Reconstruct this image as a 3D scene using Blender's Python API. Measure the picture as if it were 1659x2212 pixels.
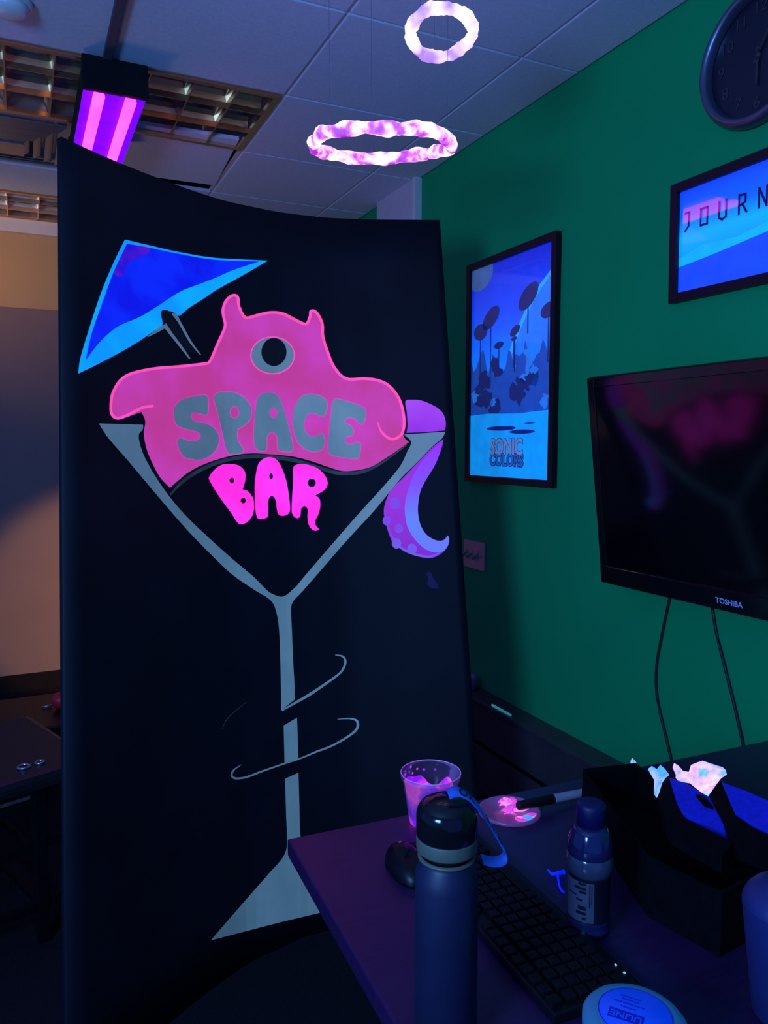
import bpy, bmesh, math, random
from mathutils import Vector, Matrix, noise
from mathutils.geometry import delaunay_2d_cdt

random.seed(7)
for o in list(bpy.data.objects):
    bpy.data.objects.remove(o)
S = bpy.context.scene
COL = S.collection

# ------------------------------------------------------------------ camera
H = 1.45                       # camera height
FPX, CX, CY = 1660.0, 829.5, 1106.0
YAW, PITCH = math.radians(25.3), math.radians(5.0)
cd = bpy.data.cameras.new('camera')
cam = bpy.data.objects.new('camera', cd)
COL.objects.link(cam)
cam.location = (0, 0, H)
cam.rotation_euler = (math.pi/2 - PITCH, 0, -YAW)
cd.sensor_fit = 'HORIZONTAL'
cd.sensor_width = 36.0
cd.lens = 36.0 * FPX / 1659.0
cd.clip_start = 0.02
S.camera = cam

# ------------------------------------------------------------------ world, lights, exposure
wd = bpy.data.worlds.new('world')
S.world = wd
wd.use_nodes = True
wd.node_tree.nodes['Background'].inputs['Color'].default_value = (0.06, 0.17, 1.0, 1)
wd.node_tree.nodes['Background'].inputs['Strength'].default_value = 0.50
S.view_settings.view_transform = 'Standard'
S.view_settings.look = 'None'
S.view_settings.exposure = 0.0
S.view_settings.gamma = 1.0
S.view_settings.use_curve_mapping = False


def area(name, loc, target, size, energy, color, sy=None, spread=None):
    l = bpy.data.lights.new(name, 'AREA')
    l.energy = energy
    l.color = color
    l.size = size
    if sy:
        l.shape = 'RECTANGLE'
        l.size_y = sy
    if spread:
        l.spread = spread
    o = bpy.data.objects.new(name, l)
    COL.objects.link(o)
    o.location = loc
    d = Vector(target) - Vector(loc)
    o.rotation_euler = d.to_track_quat('-Z', 'Y').to_euler()
    return o


# black-light flood standing left of the photographer, plus the warm lamp of the next bay
area('black_light_flood', (-1.25, -0.05, 1.70), (1.5, 2.2, 1.65), 0.6, 58.0, (0.16, 0.42, 1.0), 0.5)
area('warm_wall_lamp', (-1.0, 3.9, 2.2), (0.1, 4.96, 2.45), 0.3, 1.7, (1.0, 0.52, 0.18), spread=math.radians(70))
area('warm_ceiling_glow', (-0.6, 4.0, 1.2), (0.5, 3.3, 2.72), 0.4, 1.5, (1.0, 0.60, 0.34), spread=math.radians(120))
sl = bpy.data.lights.new('warm_floor_lamp', 'SPOT')
sl.energy = 80.0
sl.color = (1.0, 0.50, 0.18)
sl.spot_size = math.radians(62)
sl.spot_blend = 0.25
sl.shadow_soft_size = 0.05
so = bpy.data.objects.new('warm_floor_lamp', sl)
COL.objects.link(so)
so.location = (1.05, 3.75, 0.55)
so.rotation_euler = (Vector((0.62, 4.96, 0.50))-Vector((1.05, 3.75, 0.55))).to_track_quat('-Z', 'Y').to_euler()

# ------------------------------------------------------------------ helpers: rays
_F = Vector((math.sin(YAW)*math.cos(PITCH), math.cos(YAW)*math.cos(PITCH), -math.sin(PITCH)))
_R = Vector((math.cos(YAW), -math.sin(YAW), 0))
_U = _R.cross(_F)
CAM = Vector((0, 0, H))
WX = 1.784                     # green wall
CZ = 2.72                      # ceiling
DZ = 0.74                      # desk top


def ray(x, y):
    return _F + _R*((x-CX)/FPX) + _U*((CY-y)/FPX)


def Pz(x, y, z):
    r = ray(x, y)
    return CAM + r*((z-H)/r.z)


def Px(x, y, X):
    r = ray(x, y)
    return CAM + r*(X/r.x)


def Pd(x, y, D):
    """point seen at pixel x, y whose horizontal forward distance is D"""
    r = ray(x, y)
    return CAM + r*(D/(r.x*math.sin(YAW)+r.y*math.cos(YAW)))


def c2w(X, D, Z=0.0):
    return Vector((X*math.cos(YAW)+D*math.sin(YAW), -X*math.sin(YAW)+D*math.cos(YAW), Z))


# ------------------------------------------------------------------ helpers: materials
def lin(c):
    return tuple(((v/255.0)/12.92 if v/255.0 <= 0.04045 else ((v/255.0+0.055)/1.055)**2.4) for v in c)


MATS = {}


def mat(name, base, rough=0.6, metal=0.0, emit=None, es=1.0, var=0.12, scale=14.0, bump=0.0, bscale=120.0,
        spec=0.5, coat=0.0, alpha=1.0, emit2=None, escale=6.0, lo=0.4, hi=0.6, trans=0.0, stretch=None):
    if name in MATS:
        return MATS[name]
    m = bpy.data.materials.new(name)
    m.use_nodes = True
    nt = m.node_tree
    b = nt.nodes['Principled BSDF']
    tc = nt.nodes.new('ShaderNodeTexCoord')
    src = tc.outputs['Object']
    if stretch:
        mp = nt.nodes.new('ShaderNodeMapping')
        mp.inputs['Scale'].default_value = stretch
        nt.links.new(src, mp.inputs['Vector'])
        src = mp.outputs['Vector']
    nz = nt.nodes.new('ShaderNodeTexNoise')
    nz.inputs['Scale'].default_value = scale
    nz.inputs['Detail'].default_value = 4
    nt.links.new(src, nz.inputs['Vector'])
    rp = nt.nodes.new('ShaderNodeValToRGB')
    rp.color_ramp.elements[0].position = 0.3
    rp.color_ramp.elements[1].position = 0.7
    rp.color_ramp.elements[0].color = tuple(max(0, v*(1-var)) for v in base) + (1,)
    rp.color_ramp.elements[1].color = tuple(min(1, v*(1+var)) for v in base) + (1,)
    nt.links.new(nz.outputs['Fac'], rp.inputs['Fac'])
    nt.links.new(rp.outputs['Color'], b.inputs['Base Color'])
    b.inputs['Roughness'].default_value = rough
    b.inputs['Metallic'].default_value = metal
    b.inputs['Specular IOR Level'].default_value = spec
    b.inputs['Coat Weight'].default_value = coat
    b.inputs['Coat Roughness'].default_value = 0.03
    b.inputs['Alpha'].default_value = alpha
    b.inputs['Transmission Weight'].default_value = trans
    if emit:
        b.inputs['Emission Strength'].default_value = es
        n2 = nt.nodes.new('ShaderNodeTexNoise')
        n2.inputs['Scale'].default_value = escale
        n2.inputs['Detail'].default_value = 3
        nt.links.new(src, n2.inputs['Vector'])
        r2 = nt.nodes.new('ShaderNodeValToRGB')
        cols = [emit] + (emit2 if emit2 else [tuple(v*0.82 for v in emit)])
        el = r2.color_ramp.elements
        while len(el) < len(cols):
            el.new(0.5)
        for i, c in enumerate(cols):
            el[i].position = lo + (hi-lo)*i/(len(cols)-1)
        for i, c in enumerate(cols):
            el[i].color = tuple(c) + (1,)
        nt.links.new(n2.outputs['Fac'], r2.inputs['Fac'])
        nt.links.new(r2.outputs['Color'], b.inputs['Emission Color'])
    if bump:
        n3 = nt.nodes.new('ShaderNodeTexNoise')
        n3.inputs['Scale'].default_value = bscale
        bp = nt.nodes.new('ShaderNodeBump')
        bp.inputs['Strength'].default_value = bump
        bp.inputs['Distance'].default_value = 0.004
        nt.links.new(src, n3.inputs['Vector'])
        nt.links.new(n3.outputs['Fac'], bp.inputs['Height'])
        nt.links.new(bp.outputs['Normal'], b.inputs['Normal'])
    MATS[name] = m
    return m


def ramp_mat(name, axis, p0, p1, stops, emit=1.0, rough=0.5, coat=0.0, base=0.2):
    """paint or print whose own colour runs along one axis of the object"""
    if name in MATS:
        return MATS[name]
    m = bpy.data.materials.new(name)
    m.use_nodes = True
    nt = m.node_tree
    b = nt.nodes['Principled BSDF']
    tc = nt.nodes.new('ShaderNodeTexCoord')
    sx = nt.nodes.new('ShaderNodeSeparateXYZ')
    nt.links.new(tc.outputs['Object'], sx.inputs['Vector'])
    mr = nt.nodes.new('ShaderNodeMapRange')
    mr.inputs['From Min'].default_value = p0
    mr.inputs['From Max'].default_value = p1
    nt.links.new(sx.outputs[axis], mr.inputs['Value'])
    nz = nt.nodes.new('ShaderNodeTexNoise')
    nz.inputs['Scale'].default_value = 9
    nt.links.new(tc.outputs['Object'], nz.inputs['Vector'])
    ad = nt.nodes.new('ShaderNodeMath')
    ad.operation = 'MULTIPLY_ADD'
    ad.inputs[1].default_value = 0.10
    nt.links.new(nz.outputs['Fac'], ad.inputs[0])
    nt.links.new(mr.outputs['Result'], ad.inputs[2])
    rp = nt.nodes.new('ShaderNodeValToRGB')
    el = rp.color_ramp.elements
    while len(el) < len(stops):
        el.new(0.5)
    for i, (p, c) in enumerate(stops):
        el[i].position = p
    for i, (p, c) in enumerate(stops):
        el[i].color = tuple(c) + (1,)
    nt.links.new(ad.outputs[0], rp.inputs['Fac'])
    nt.links.new(rp.outputs['Color'], b.inputs['Base Color'])
    nt.links.new(rp.outputs['Color'], b.inputs['Emission Color'])
    b.inputs['Emission Strength'].default_value = emit
    b.inputs['Roughness'].default_value = rough
    b.inputs['Coat Weight'].default_value = coat
    b.inputs['Coat Roughness'].default_value = 0.03
    MATS[name] = m
    return m


# ------------------------------------------------------------------ helpers: objects
def mesh_obj(name, verts, faces, m, parent=None, smooth=False, **tags):
    """verts are in world coordinates; parents are never rotated or scaled"""
    off = parent_loc(parent) if parent else Vector((0, 0, 0))
    if parent is None and verts:
        lo = Vector((min(v[0] for v in verts), min(v[1] for v in verts), min(v[2] for v in verts)))
        hi = Vector((max(v[0] for v in verts), max(v[1] for v in verts), max(v[2] for v in verts)))
        off = Vector(((lo.x+hi.x)/2, (lo.y+hi.y)/2, lo.z))
    me = bpy.data.meshes.new(name)
    me.from_pydata([tuple(Vector(v)-off) for v in verts], [], faces)
    me.update()
    bm = bmesh.new()
    bm.from_mesh(me)
    bmesh.ops.recalc_face_normals(bm, faces=bm.faces)
    bm.to_mesh(me)
    bm.free()
    if smooth:
        me.polygons.foreach_set('use_smooth', [True]*len(me.polygons))
    if m:
        me.materials.append(m)
    o = bpy.data.objects.new(name, me)
    COL.objects.link(o)
    if parent:
        o.parent = parent
    else:
        o.location = off
    for k, v in tags.items():
        o[k] = v
    return o


def parent_loc(p):
    l = Vector((0, 0, 0))
    while p:
        l += p.location
        p = p.parent
    return l


def thing(name, label, cat, loc, group=None):
    o = bpy.data.objects.new(name, None)
    o.empty_display_size = 0.05
    COL.objects.link(o)
    o.location = loc
    o['label'] = label
    o['category'] = cat
    if group:
        o['group'] = group
    return o


def box_geo(lo, hi, bev=0.0):
    bm = bmesh.new()
    bmesh.ops.create_cube(bm, size=1.0)
    for v in bm.verts:
        v.co = Vector([lo[i] + (v.co[i]+0.5)*(hi[i]-lo[i]) for i in range(3)])
    if bev > 0:
        bmesh.ops.bevel(bm, geom=list(bm.edges), offset=bev, segments=2, affect='EDGES', profile=0.6)
    bm.verts.index_update()
    V = [v.co.copy() for v in bm.verts]
    Fc = [[v.index for v in f.verts] for f in bm.faces]
    bm.free()
    return V, Fc


def box(name, lo, hi, m, parent=None, bev=0.0, M=None, **tags):
    V, Fc = box_geo(lo, hi, bev)
    if M is not None:
        V = [M @ v for v in V]
    return mesh_obj(name, V, Fc, m, parent, **tags)


def join(parts):
    V, Fc = [], []
    for v, f in parts:
        n = len(V)
        V += list(v)
        Fc += [[i+n for i in q] for q in f]
    return V, Fc


def lathe_geo(prof, c, seg=40, M=None, a0=0.0, a1=2*math.pi, cap=False):
    V, Fc = [], []
    full = abs(a1-a0-2*math.pi) < 1e-6
    n = seg if full else seg+1
    for r, z in prof:
        for i in range(n):
            a = a0 + (a1-a0)*i/seg
            V.append(Vector((r*math.cos(a), r*math.sin(a), z)))
    for j in range(len(prof)-1):
        for i in range(seg):
            i2 = (i+1) % n
            Fc.append([j*n+i, j*n+i2, (j+1)*n+i2, (j+1)*n+i])
    if cap and full:
        Fc.append(list(range(n)))
        Fc.append([(len(prof)-1)*n+i for i in range(n)])
    if M is not None:
        V = [M @ v for v in V]
    c = Vector(c)
    V = [v+c for v in V]
    return V, Fc


def lathe(name, prof, c, m, parent=None, seg=40, M=None, cap=True, a0=0.0, a1=2*math.pi, **tags):
    V, Fc = lathe_geo(prof, c, seg, M, a0, a1, cap)
    return mesh_obj(name, V, Fc, m, parent, smooth=True, **tags)


def tube_geo(pts, r, seg=8, closed=False):
    pts = [Vector(p) for p in pts]
    V, Fc = [], []
    n = len(pts)
    up = Vector((0, 0, 1))
    for i, p in enumerate(pts):
        a = pts[(i-1) % n] if (closed or i > 0) else pts[i]
        b = pts[(i+1) % n] if (closed or i < n-1) else pts[i]
        t = (b-a).normalized()
        u = up if abs(t.dot(up)) < 0.95 else Vector((1, 0, 0))
        s = t.cross(u).normalized()
        w = s.cross(t)
        rr = r[i] if isinstance(r, (list, tuple)) else r
        for k in range(seg):
            an = 2*math.pi*k/seg
            V.append(p + s*(rr*math.cos(an)) + w*(rr*math.sin(an)))
    for i in range(n if closed else n-1):
        for k in range(seg):
            i2, k2 = (i+1) % n, (k+1) % seg
            Fc.append([i*seg+k, i*seg+k2, i2*seg+k2, i2*seg+k])
    if not closed:
        Fc.append(list(range(seg)))
        Fc.append([(n-1)*seg+k for k in range(seg)])
    return V, Fc


def tube(name, pts, r, m, parent=None, seg=8, closed=False, **tags):
    V, Fc = tube_geo(pts, r, seg, closed)
    return mesh_obj(name, V, Fc, m, parent, smooth=True, **tags)


def catmull(pts, closed=True, k=6):
    """pts: (x, y) or (x, y, 'c') for a corner"""
    P = [Vector((p[0], p[1])) for p in pts]
    cor = [len(p) > 2 for p in pts]
    n = len(P)
    out = []
    for i in range(n if closed else n-1):
        j = (i+1) % n
        p1, p2 = P[i], P[j]
        p0 = P[(i-1) % n] if (closed or i > 0) else p1
        p3 = P[(j+1) % n] if (closed or j < n-1) else p2
        t1 = (p2-p0)*0.5 if not cor[i] else (p2-p1)*0.8
        t2 = (p3-p1)*0.5 if not cor[j] else (p2-p1)*0.8
        L = (p2-p1).length
        for t_ in (t1, t2):
            if t_.length > L*1.1 and t_.length > 0:
                t_ *= L*1.1/t_.length
        for q in range(k):
            t = q/k
            out.append(p1*(2*t**3-3*t**2+1) + t1*(t**3-2*t**2+t) + p2*(-2*t**3+3*t**2) + t2*(t**3-t**2))
    if not closed:
        out.append(P[-1].copy())
    return out


def inside(pt, poly):
    x, y = pt
    c = False
    n = len(poly)
    j = n-1
    for i in range(n):
        a, b = poly[i], poly[j]
        if (a[1] > y) != (b[1] > y) and x < (b[0]-a[0])*(y-a[1])/(b[1]-a[1]) + a[0]:
            c = not c
        j = i
    return c


def fill2d(loops, step=0.0):
    """triangulate loops (even-odd) with optional interior points; returns verts2d, faces"""
    pts, edges = [], []
    for lp in loops:
        n0 = len(pts)
        pts += [Vector(p) for p in lp]
        m_ = len(lp)
        edges += [(n0+i, n0+(i+1) % m_) for i in range(m_)]
    if step:
        xs = [p[0] for p in pts]
        ys = [p[1] for p in pts]
        x = min(xs)+step*0.5
        while x < max(xs):
            y = min(ys)+step*0.5
            while y < max(ys):
                if sum(inside((x, y), lp) for lp in loops) % 2 == 1:
                    pts.append(Vector((x, y)))
                y += step
            x += step
    v, e, f, _, _, _ = delaunay_2d_cdt(pts, edges, [], 0, 1e-5)
    keep = []
    for t in f:
        c = (v[t[0]]+v[t[1]]+v[t[2]])/3
        if sum(inside((c[0], c[1]), lp) for lp in loops) % 2 == 1:
            keep.append(list(t))
    return v, keep


def ellipse(cx, cy, rx, ry, n=28, rot=0.0):
    return [Vector((cx+rx*math.cos(2*math.pi*i/n)*math.cos(rot)-ry*math.sin(2*math.pi*i/n)*math.sin(rot),
                    cy+rx*math.cos(2*math.pi*i/n)*math.sin(rot)+ry*math.sin(2*math.pi*i/n)*math.cos(rot))) for i in range(n)]


def stroke2d(pts, w, k=8):
    """open ribbon polygon along a smoothed line, w = list of widths or a number"""
    c = catmull(pts, closed=False, k=k)
    n = len(c)
    L, R_ = [], []
    for i, p in enumerate(c):
        t = (c[min(n-1, i+1)]-c[max(0, i-1)])
        t = t.normalized() if t.length > 0 else Vector((1, 0))
        nn = Vector((-t[1], t[0]))
        if isinstance(w, (list, tuple)):
            s = i/(n-1)*(len(w)-1)
            a = int(min(s, len(w)-2))
            ww = w[a]+(w[a+1]-w[a])*(s-a)
        else:
            ww = w
        L.append(p+nn*ww*0.5)
        R_.append(p-nn*ww*0.5)
    return L, R_


def text_geo(s, size, M, depth=0.0006, bold=0.0, align='CENTER', sx=1.0):
    cu = bpy.data.curves.new('t', 'FONT')
    cu.body = s
    cu.size = size
    cu.align_x = align
    cu.align_y = 'CENTER'
    cu.extrude = depth
    cu.offset = bold
    cu.resolution_u = 3
    o = bpy.data.objects.new('t', cu)
    COL.objects.link(o)
    dg = bpy.context.evaluated_depsgraph_get()
    me = o.evaluated_get(dg).to_mesh()
    V = [M @ Vector((v.co.x*sx, v.co.y, v.co.z)) for v in me.vertices]
    Fc = [list(p.vertices) for p in me.polygons]
    o.evaluated_get(dg).to_mesh_clear()
    bpy.data.objects.remove(o)
    bpy.data.curves.remove(cu)
    return V, Fc


def frame_M(origin, right, up):
    r = Vector(right).normalized()
    u = Vector(up).normalized()
    n = r.cross(u)
    return Matrix(((r.x, u.x, n.x, origin[0]), (r.y, u.y, n.y, origin[1]), (r.z, u.z, n.z, origin[2]), (0, 0, 0, 1)))


# ------------------------------------------------------------------ materials
M_green = mat('green_wall_paint', (0.001, 0.36, 0.115), 0.8, spec=0.12, var=0.04, scale=3, bump=0.05, bscale=300)
M_tile = mat('ceiling_tile', (0.60, 0.69, 0.84), 0.9, var=0.05, scale=60, bump=0.25, bscale=400)
M_bar = mat('ceiling_bar', (0.55, 0.55, 0.58), 0.6, var=0.03)
M_dark = mat('dark_plenum', (0.015, 0.015, 0.02), 0.9)
M_tan = mat('tan_wall', (0.50, 0.34, 0.16), 0.85, var=0.05, scale=2)
M_mauve = mat('mauve_panel', (0.20, 0.15, 0.14), 0.85, var=0.05, scale=3)
M_trim = mat('white_trim', (0.7, 0.68, 0.66), 0.6, var=0.04)
M_floor = mat('dark_carpet', (0.016, 0.014, 0.019), 0.95, spec=0.05, var=0.3, scale=160, bump=0.5, bscale=500)
M_pale = mat('pale_wall', (0.50, 0.55, 0.58), 0.7, var=0.03)
M_black = mat('black_plastic', (0.004, 0.004, 0.006), 0.4, var=0.1, spec=0.3)
M_blackgloss = mat('black_gloss', (0.006, 0.006, 0.008), 0.12, var=0.1)
M_blackmatte = mat('black_matte', (0.006, 0.006, 0.009), 0.9, var=0.2, spec=0.2)
M_frame = mat('frame_black', (0.008, 0.006, 0.014), 0.45, var=0.1, spec=0.3)
M_metal = mat('louvre_warm_reflection', (0.88, 0.62, 0.36), 0.25, 1.0, var=0.03)  # gold tint puts warm reflected light into the metal's own colour
M_steel = mat('grey_steel', (0.45, 0.46, 0.50), 0.3, 0.9, var=0.05)
M_ledge = mat('heater_enamel', (0.05, 0.045, 0.055), 0.45, var=0.15, scale=8)
M_desk = mat('desk_laminate', (0.030, 0.008, 0.052), 0.36, var=0.18, scale=6, stretch=(3, 30, 3))
M_white = mat('white_plastic', (0.7, 0.7, 0.72), 0.4, var=0.03)
M_cream = mat('switch_cream', (0.34, 0.30, 0.30), 0.4, var=0.05)

# ------------------------------------------------------------------ the room
box('floor', (-3.2, -2.0, -0.05), (WX, 5.0, 0.0), M_floor, kind='structure')
wr = box('wall_right', (WX, -2.0, 0.0), (WX+0.12, 5.0, 3.0), M_green, kind='structure')
BY = 4.96
wb = box('wall_back', (-3.2, BY, 0.0), (WX, BY+0.12, 3.0), M_tan, kind='structure')
zp = Pd(60, 668, 4.52).z
box('wall_panel', (-3.0, BY-0.03, 0.10), (1.2, BY, zp), M_mauve, wb)
box('wall_angle', (-3.0, BY-0.05, CZ-0.075), (WX, BY, CZ), M_trim, wb)
# the pale pier on the green wall near the far corner
box('wall_pier', (WX-0.03, 3.375, 0.0), (WX, 3.80, CZ), M_pale, wr)
box('corner_bead', (WX-0.036, 3.352, 0.0), (WX, 3.378, CZ), M_trim, wr)
box('baseboard_back', (-3.0, BY-0.045, 0.0), (1.2, BY-0.03, 0.10), M_blackmatte, kind='structure')

# ceiling: slab, bars and lay-in tiles
ceil = box('ceiling', (-3.2, -2.0, CZ+0.2), (WX, 5.0, CZ+0.28), M_dark, kind='structure')
XL = [WX, 1.545, 0.925, 0.305, -0.315, -0.935, -1.555, -2.175, -2.795]
YL = [-1.95, -1.358, -0.764, -0.17, 0.424, 1.018, 1.612, 2.206, 2.80, 3.394, 3.988, 4.40, 4.93]
tile_mesh = {}


def tile(x0, x1, y0, y1):
    w, d = round(x1-x0-0.011, 4), round(y1-y0-0.011, 4)
    if (w, d) not in tile_mesh:
        o = box('tile', (-w/2, -d/2, 0), (w/2, d/2, 0.016), M_tile, None, 0.003)
        tile_mesh[(w, d)] = o.data
        o.location = (0, 0, 0)
        bpy.data.objects.remove(o)
    o = bpy.data.objects.new('tile', tile_mesh[(w, d)])
    COL.objects.link(o)
    o.parent = ceil
    o.location = Vector(((x0+x1)/2, (y0+y1)/2, CZ)) - ceil.location
    return o


for i in range(len(XL)-1):
    for j in range(len(YL)-1):
        x1, x0, y0, y1 = XL[i], XL[i+1], YL[j], YL[j+1]
        if j == 8 and i in (2, 3):
            continue                      # the troffer
        if j == 11 and i in (3, 4):
            continue                      # far troffer
        if j == 9 and i == 3:
            continue                      # air diffuser
        t = tile(x0, x1, y0, y1)
        if j == 9 and i == 2:             # badly seated tile: slid and turned, a dark gap behind it
            t.location += Vector((-0.018, -0.085, 0.006))
            t.rotation_euler = (math.radians(-1.0), math.radians(0.6), math.radians(-3.2))
for x in XL[1:]:
    box('grid_bar', (x-0.012, -1.95, CZ+0.006), (x+0.012, BY-0.05, CZ+0.018), M_bar, ceil)
for j, y in enumerate(YL[1:]):
    if j == 9:
        box('grid_bar', (-2.795, y-0.012, CZ+0.0065), (0.305, y+0.012, CZ+0.0185), M_bar, ceil)
        box('grid_bar', (0.925, y-0.012, CZ+0.0065), (WX, y+0.012, CZ+0.0185), M_bar, ceil)
    else:
        box('grid_bar', (-2.795, y-0.012, CZ+0.0065), (WX, y+0.012, CZ+0.0185), M_bar, ceil)


def troffer(x0, x1, y0, y1, nx, ny, label):
    t = thing('ceiling_light', label, 'ceiling light', ((x0+x1)/2, (y0+y1)/2, CZ))
    g = 0.012
    a, b, c, d = x0+g, x1-g, y0+g, y1-g
    w = 0.022
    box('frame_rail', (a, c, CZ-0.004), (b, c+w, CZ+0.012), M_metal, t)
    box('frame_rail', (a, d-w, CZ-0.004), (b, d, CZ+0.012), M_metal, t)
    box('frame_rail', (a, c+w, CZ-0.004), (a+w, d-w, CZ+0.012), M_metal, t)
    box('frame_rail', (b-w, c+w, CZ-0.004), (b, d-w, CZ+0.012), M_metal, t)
    V, Fc = join([box_geo((a, c, CZ+0.115), (b, d, CZ+0.125)), box_geo((a, c, CZ+0.012), (a+0.006, d, CZ+0.115)),
                  box_geo((b-0.006, c, CZ+0.012), (b, d, CZ+0.115)), box_geo((a+0.006, c, CZ+0.012), (b-0.006, c+0.006, CZ+0.115)),
                  box_geo((a+0.006, d-0.006, CZ+0.012), (b-0.006, d, CZ+0.115))])
    mesh_obj('housing', V, Fc, M_steel, t)
    for k in range(ny):
        y = c + (d-c)*(k+0.5)/ny
        tube('tube', [(a+0.03, y, CZ+0.09), (b-0.03, y, CZ+0.09)], 0.013, M_white, t)

    def blade(p0, p1, side):
        # parabolic wedge blade, wider at the top
        p0, p1, side = Vector(p0), Vector(p1), Vector(side)
        V, Fc = [], []
        prof = [(0.0025, 0.0), (0.004, 0.02), (0.009, 0.04), (0.019, 0.056)]
        ring = [(-r, z) for r, z in prof] + [(r, z) for r, z in reversed(prof)]
        for p in (p0, p1):
            for r, z in ring:
                V.append(p + side*r + Vector((0, 0, z)))
        n = len(ring)
        for i in range(n):
            Fc.append([i, (i+1) % n, n+(i+1) % n, n+i])
        Fc += [list(range(n)), [n+i for i in range(n)]]
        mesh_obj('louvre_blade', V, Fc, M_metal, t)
    for k in range(1, nx):
        x = a + (b-a)*k/nx
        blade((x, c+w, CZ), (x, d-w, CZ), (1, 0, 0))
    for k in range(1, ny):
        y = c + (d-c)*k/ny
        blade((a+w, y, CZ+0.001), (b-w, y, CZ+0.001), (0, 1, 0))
    return t


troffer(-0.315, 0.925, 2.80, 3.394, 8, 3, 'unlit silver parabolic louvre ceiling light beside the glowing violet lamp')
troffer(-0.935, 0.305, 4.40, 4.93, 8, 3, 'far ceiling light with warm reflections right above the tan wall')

# air diffuser
t = thing('air_diffuser', 'grey square air diffuser in the ceiling behind the louvre light', 'air vent', (-0.005, 3.69, CZ))
cx0, cy0 = -0.005, 3.691
for k, s in enumerate((0.228, 0.183, 0.138, 0.093)):
    zz = CZ - 0.004 - 0.006*k
    V, Fc = [], []
    for (q, z) in ((s, zz+0.010), (s-0.034, zz-0.010), (s-0.034, zz-0.007), (s, zz+0.014)):
        V += [Vector((cx0-q, cy0-q, z)), Vector((cx0+q, cy0-q, z)), Vector((cx0+q, cy0+q, z)), Vector((cx0-q, cy0+q, z))]
    for r in range(4):
        for i in range(4):
            Fc.append([r*4+i, r*4+(i+1) % 4, ((r+1) % 4)*4+(i+1) % 4, ((r+1) % 4)*4+i])
    mesh_obj('louvre_ring', V, Fc, M_steel, t)
box('core_plate', (cx0-0.07, cy0-0.07, CZ-0.034), (cx0+0.07, cy0+0.07, CZ-0.028), M_steel, t)
box('backing_plate', (cx0-0.29, cy0-0.29, CZ+0.016), (cx0+0.29, cy0+0.29, CZ+0.02), M_steel, t)

# smoke detector
t = thing('smoke_detector', 'round pale smoke detector on the ceiling in the top corner', 'smoke detector', (0.02, 2.56, CZ))
lathe('base_ring', [(0.062, 0.0), (0.064, -0.012), (0.058, -0.016)], (0.02, 2.56, CZ), M_white, t)
lathe('cover', [(0.054, -0.014), (0.05, -0.03), (0.036, -0.04), (0.015, -0.044), (0.001, -0.044)], (0.02, 2.56, CZ), M_white, t)

# ------------------------------------------------------------------ black light fixture under the ceiling
LX0, LX1, LY0, LY1, LZ = 0.232, 0.432, 2.775, 3.52, 2.606
t = thing('black_light_lamp', 'glowing violet black light with two pink tubes hung under the ceiling', 'lamp', ((LX0+LX1)/2, LY0, LZ))
M_uvback = mat('violet_reflector', (0.01, 0.0, 0.03), 0.6, spec=0.1, emit=(0.035, 0.0, 1.0), es=5.0, emit2=[(0.05, 0.0, 1.0)], escale=8)
M_uvtube = mat('violet_tube', (0.5, 0.1, 0.5), 0.4, emit=(1.0, 0.018, 0.80), es=7.0, emit2=[(1.0, 0.026, 0.72)], escale=5)
V, Fc = join([box_geo((LX0, LY0, LZ+0.012), (LX1, LY1, LZ+0.10), 0.006)])
mesh_obj('housing', V, Fc, M_blackmatte, t)
box('end_cap', (LX0-0.004, LY0-0.012, LZ-0.004), (LX1+0.004, LY0+0.01, LZ+0.104), M_blackmatte, t, 0.004)
box('end_cap', (LX0-0.004, LY1-0.01, LZ-0.004), (LX1+0.004, LY1+0.012, LZ+0.104), M_blackmatte, t, 0.004)
box('reflector', (LX0+0.002, LY0+0.012, LZ+0.006), (LX1-0.002, LY1-0.012, LZ+0.0115), M_uvback, t)
for xx in (LX0+0.048, LX1-0.052):
    tube('tube', [(xx, LY0+0.014, LZ-0.012), (xx, LY1-0.014, LZ-0.008)], 0.019, M_uvtube, t, seg=14)
area('black_light_glow', ((LX0+LX1)/2, (LY0+LY1)/2, LZ-0.05), ((LX0+LX1)/2+0.3, (LY0+LY1)/2-0.1, 0), 0.16, 0.3, (0.32, 0.10, 1.0), 0.55)
for yy in (LY0+0.1, LY1-0.12):
    box('mount_foot', ((LX0+LX1)/2-0.02, yy, LZ+0.10), ((LX0+LX1)/2+0.02, yy+0.05, CZ-0.004), M_black, t)
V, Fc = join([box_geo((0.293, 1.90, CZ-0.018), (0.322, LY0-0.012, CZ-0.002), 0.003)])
mesh_obj('ceiling_strip', V, Fc, mat('strip_blue_grey', (0.06, 0.06, 0.09), 0.7), t)  # flat blue-grey strip under the ceiling, running on from the lamp

# ------------------------------------------------------------------ low heater cover along the green wall
t = thing('heater_cover', 'long low dark heater cover running along the foot of the green wall', 'heater', (WX-0.05, 1.5, 0))
box('cabinet', (WX-0.085, 0.1, 0.0), (WX-0.001, 3.30, 0.375), M_ledge, t, 0.004)
box('top_ledge', (WX-0.10, 0.1, 0.3752), (WX-0.001, 3.30, 0.392), M_ledge, t, 0.003)
box('lower_groove', (WX-0.088, 0.1, 0.195), (WX-0.0845, 3.30, 0.21), M_black, t)
M_teal = mat('teal_glow', (0.1, 0.5, 0.5), 0.4, emit=(0.03, 0.22, 0.30), es=0.7)
a, b = Pz(1110, 1523, 0.398), Pz(1145, 1543, 0.398)
yy0, yy1 = 2.56, 2.43
tube('glow_stick', [(WX-0.088, yy0, 0.3975), (WX-0.088, yy1, 0.3975)], 0.005, M_teal, None,
     label='thin teal glow stick lying on the dark heater ledge', category='glow stick')
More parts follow.
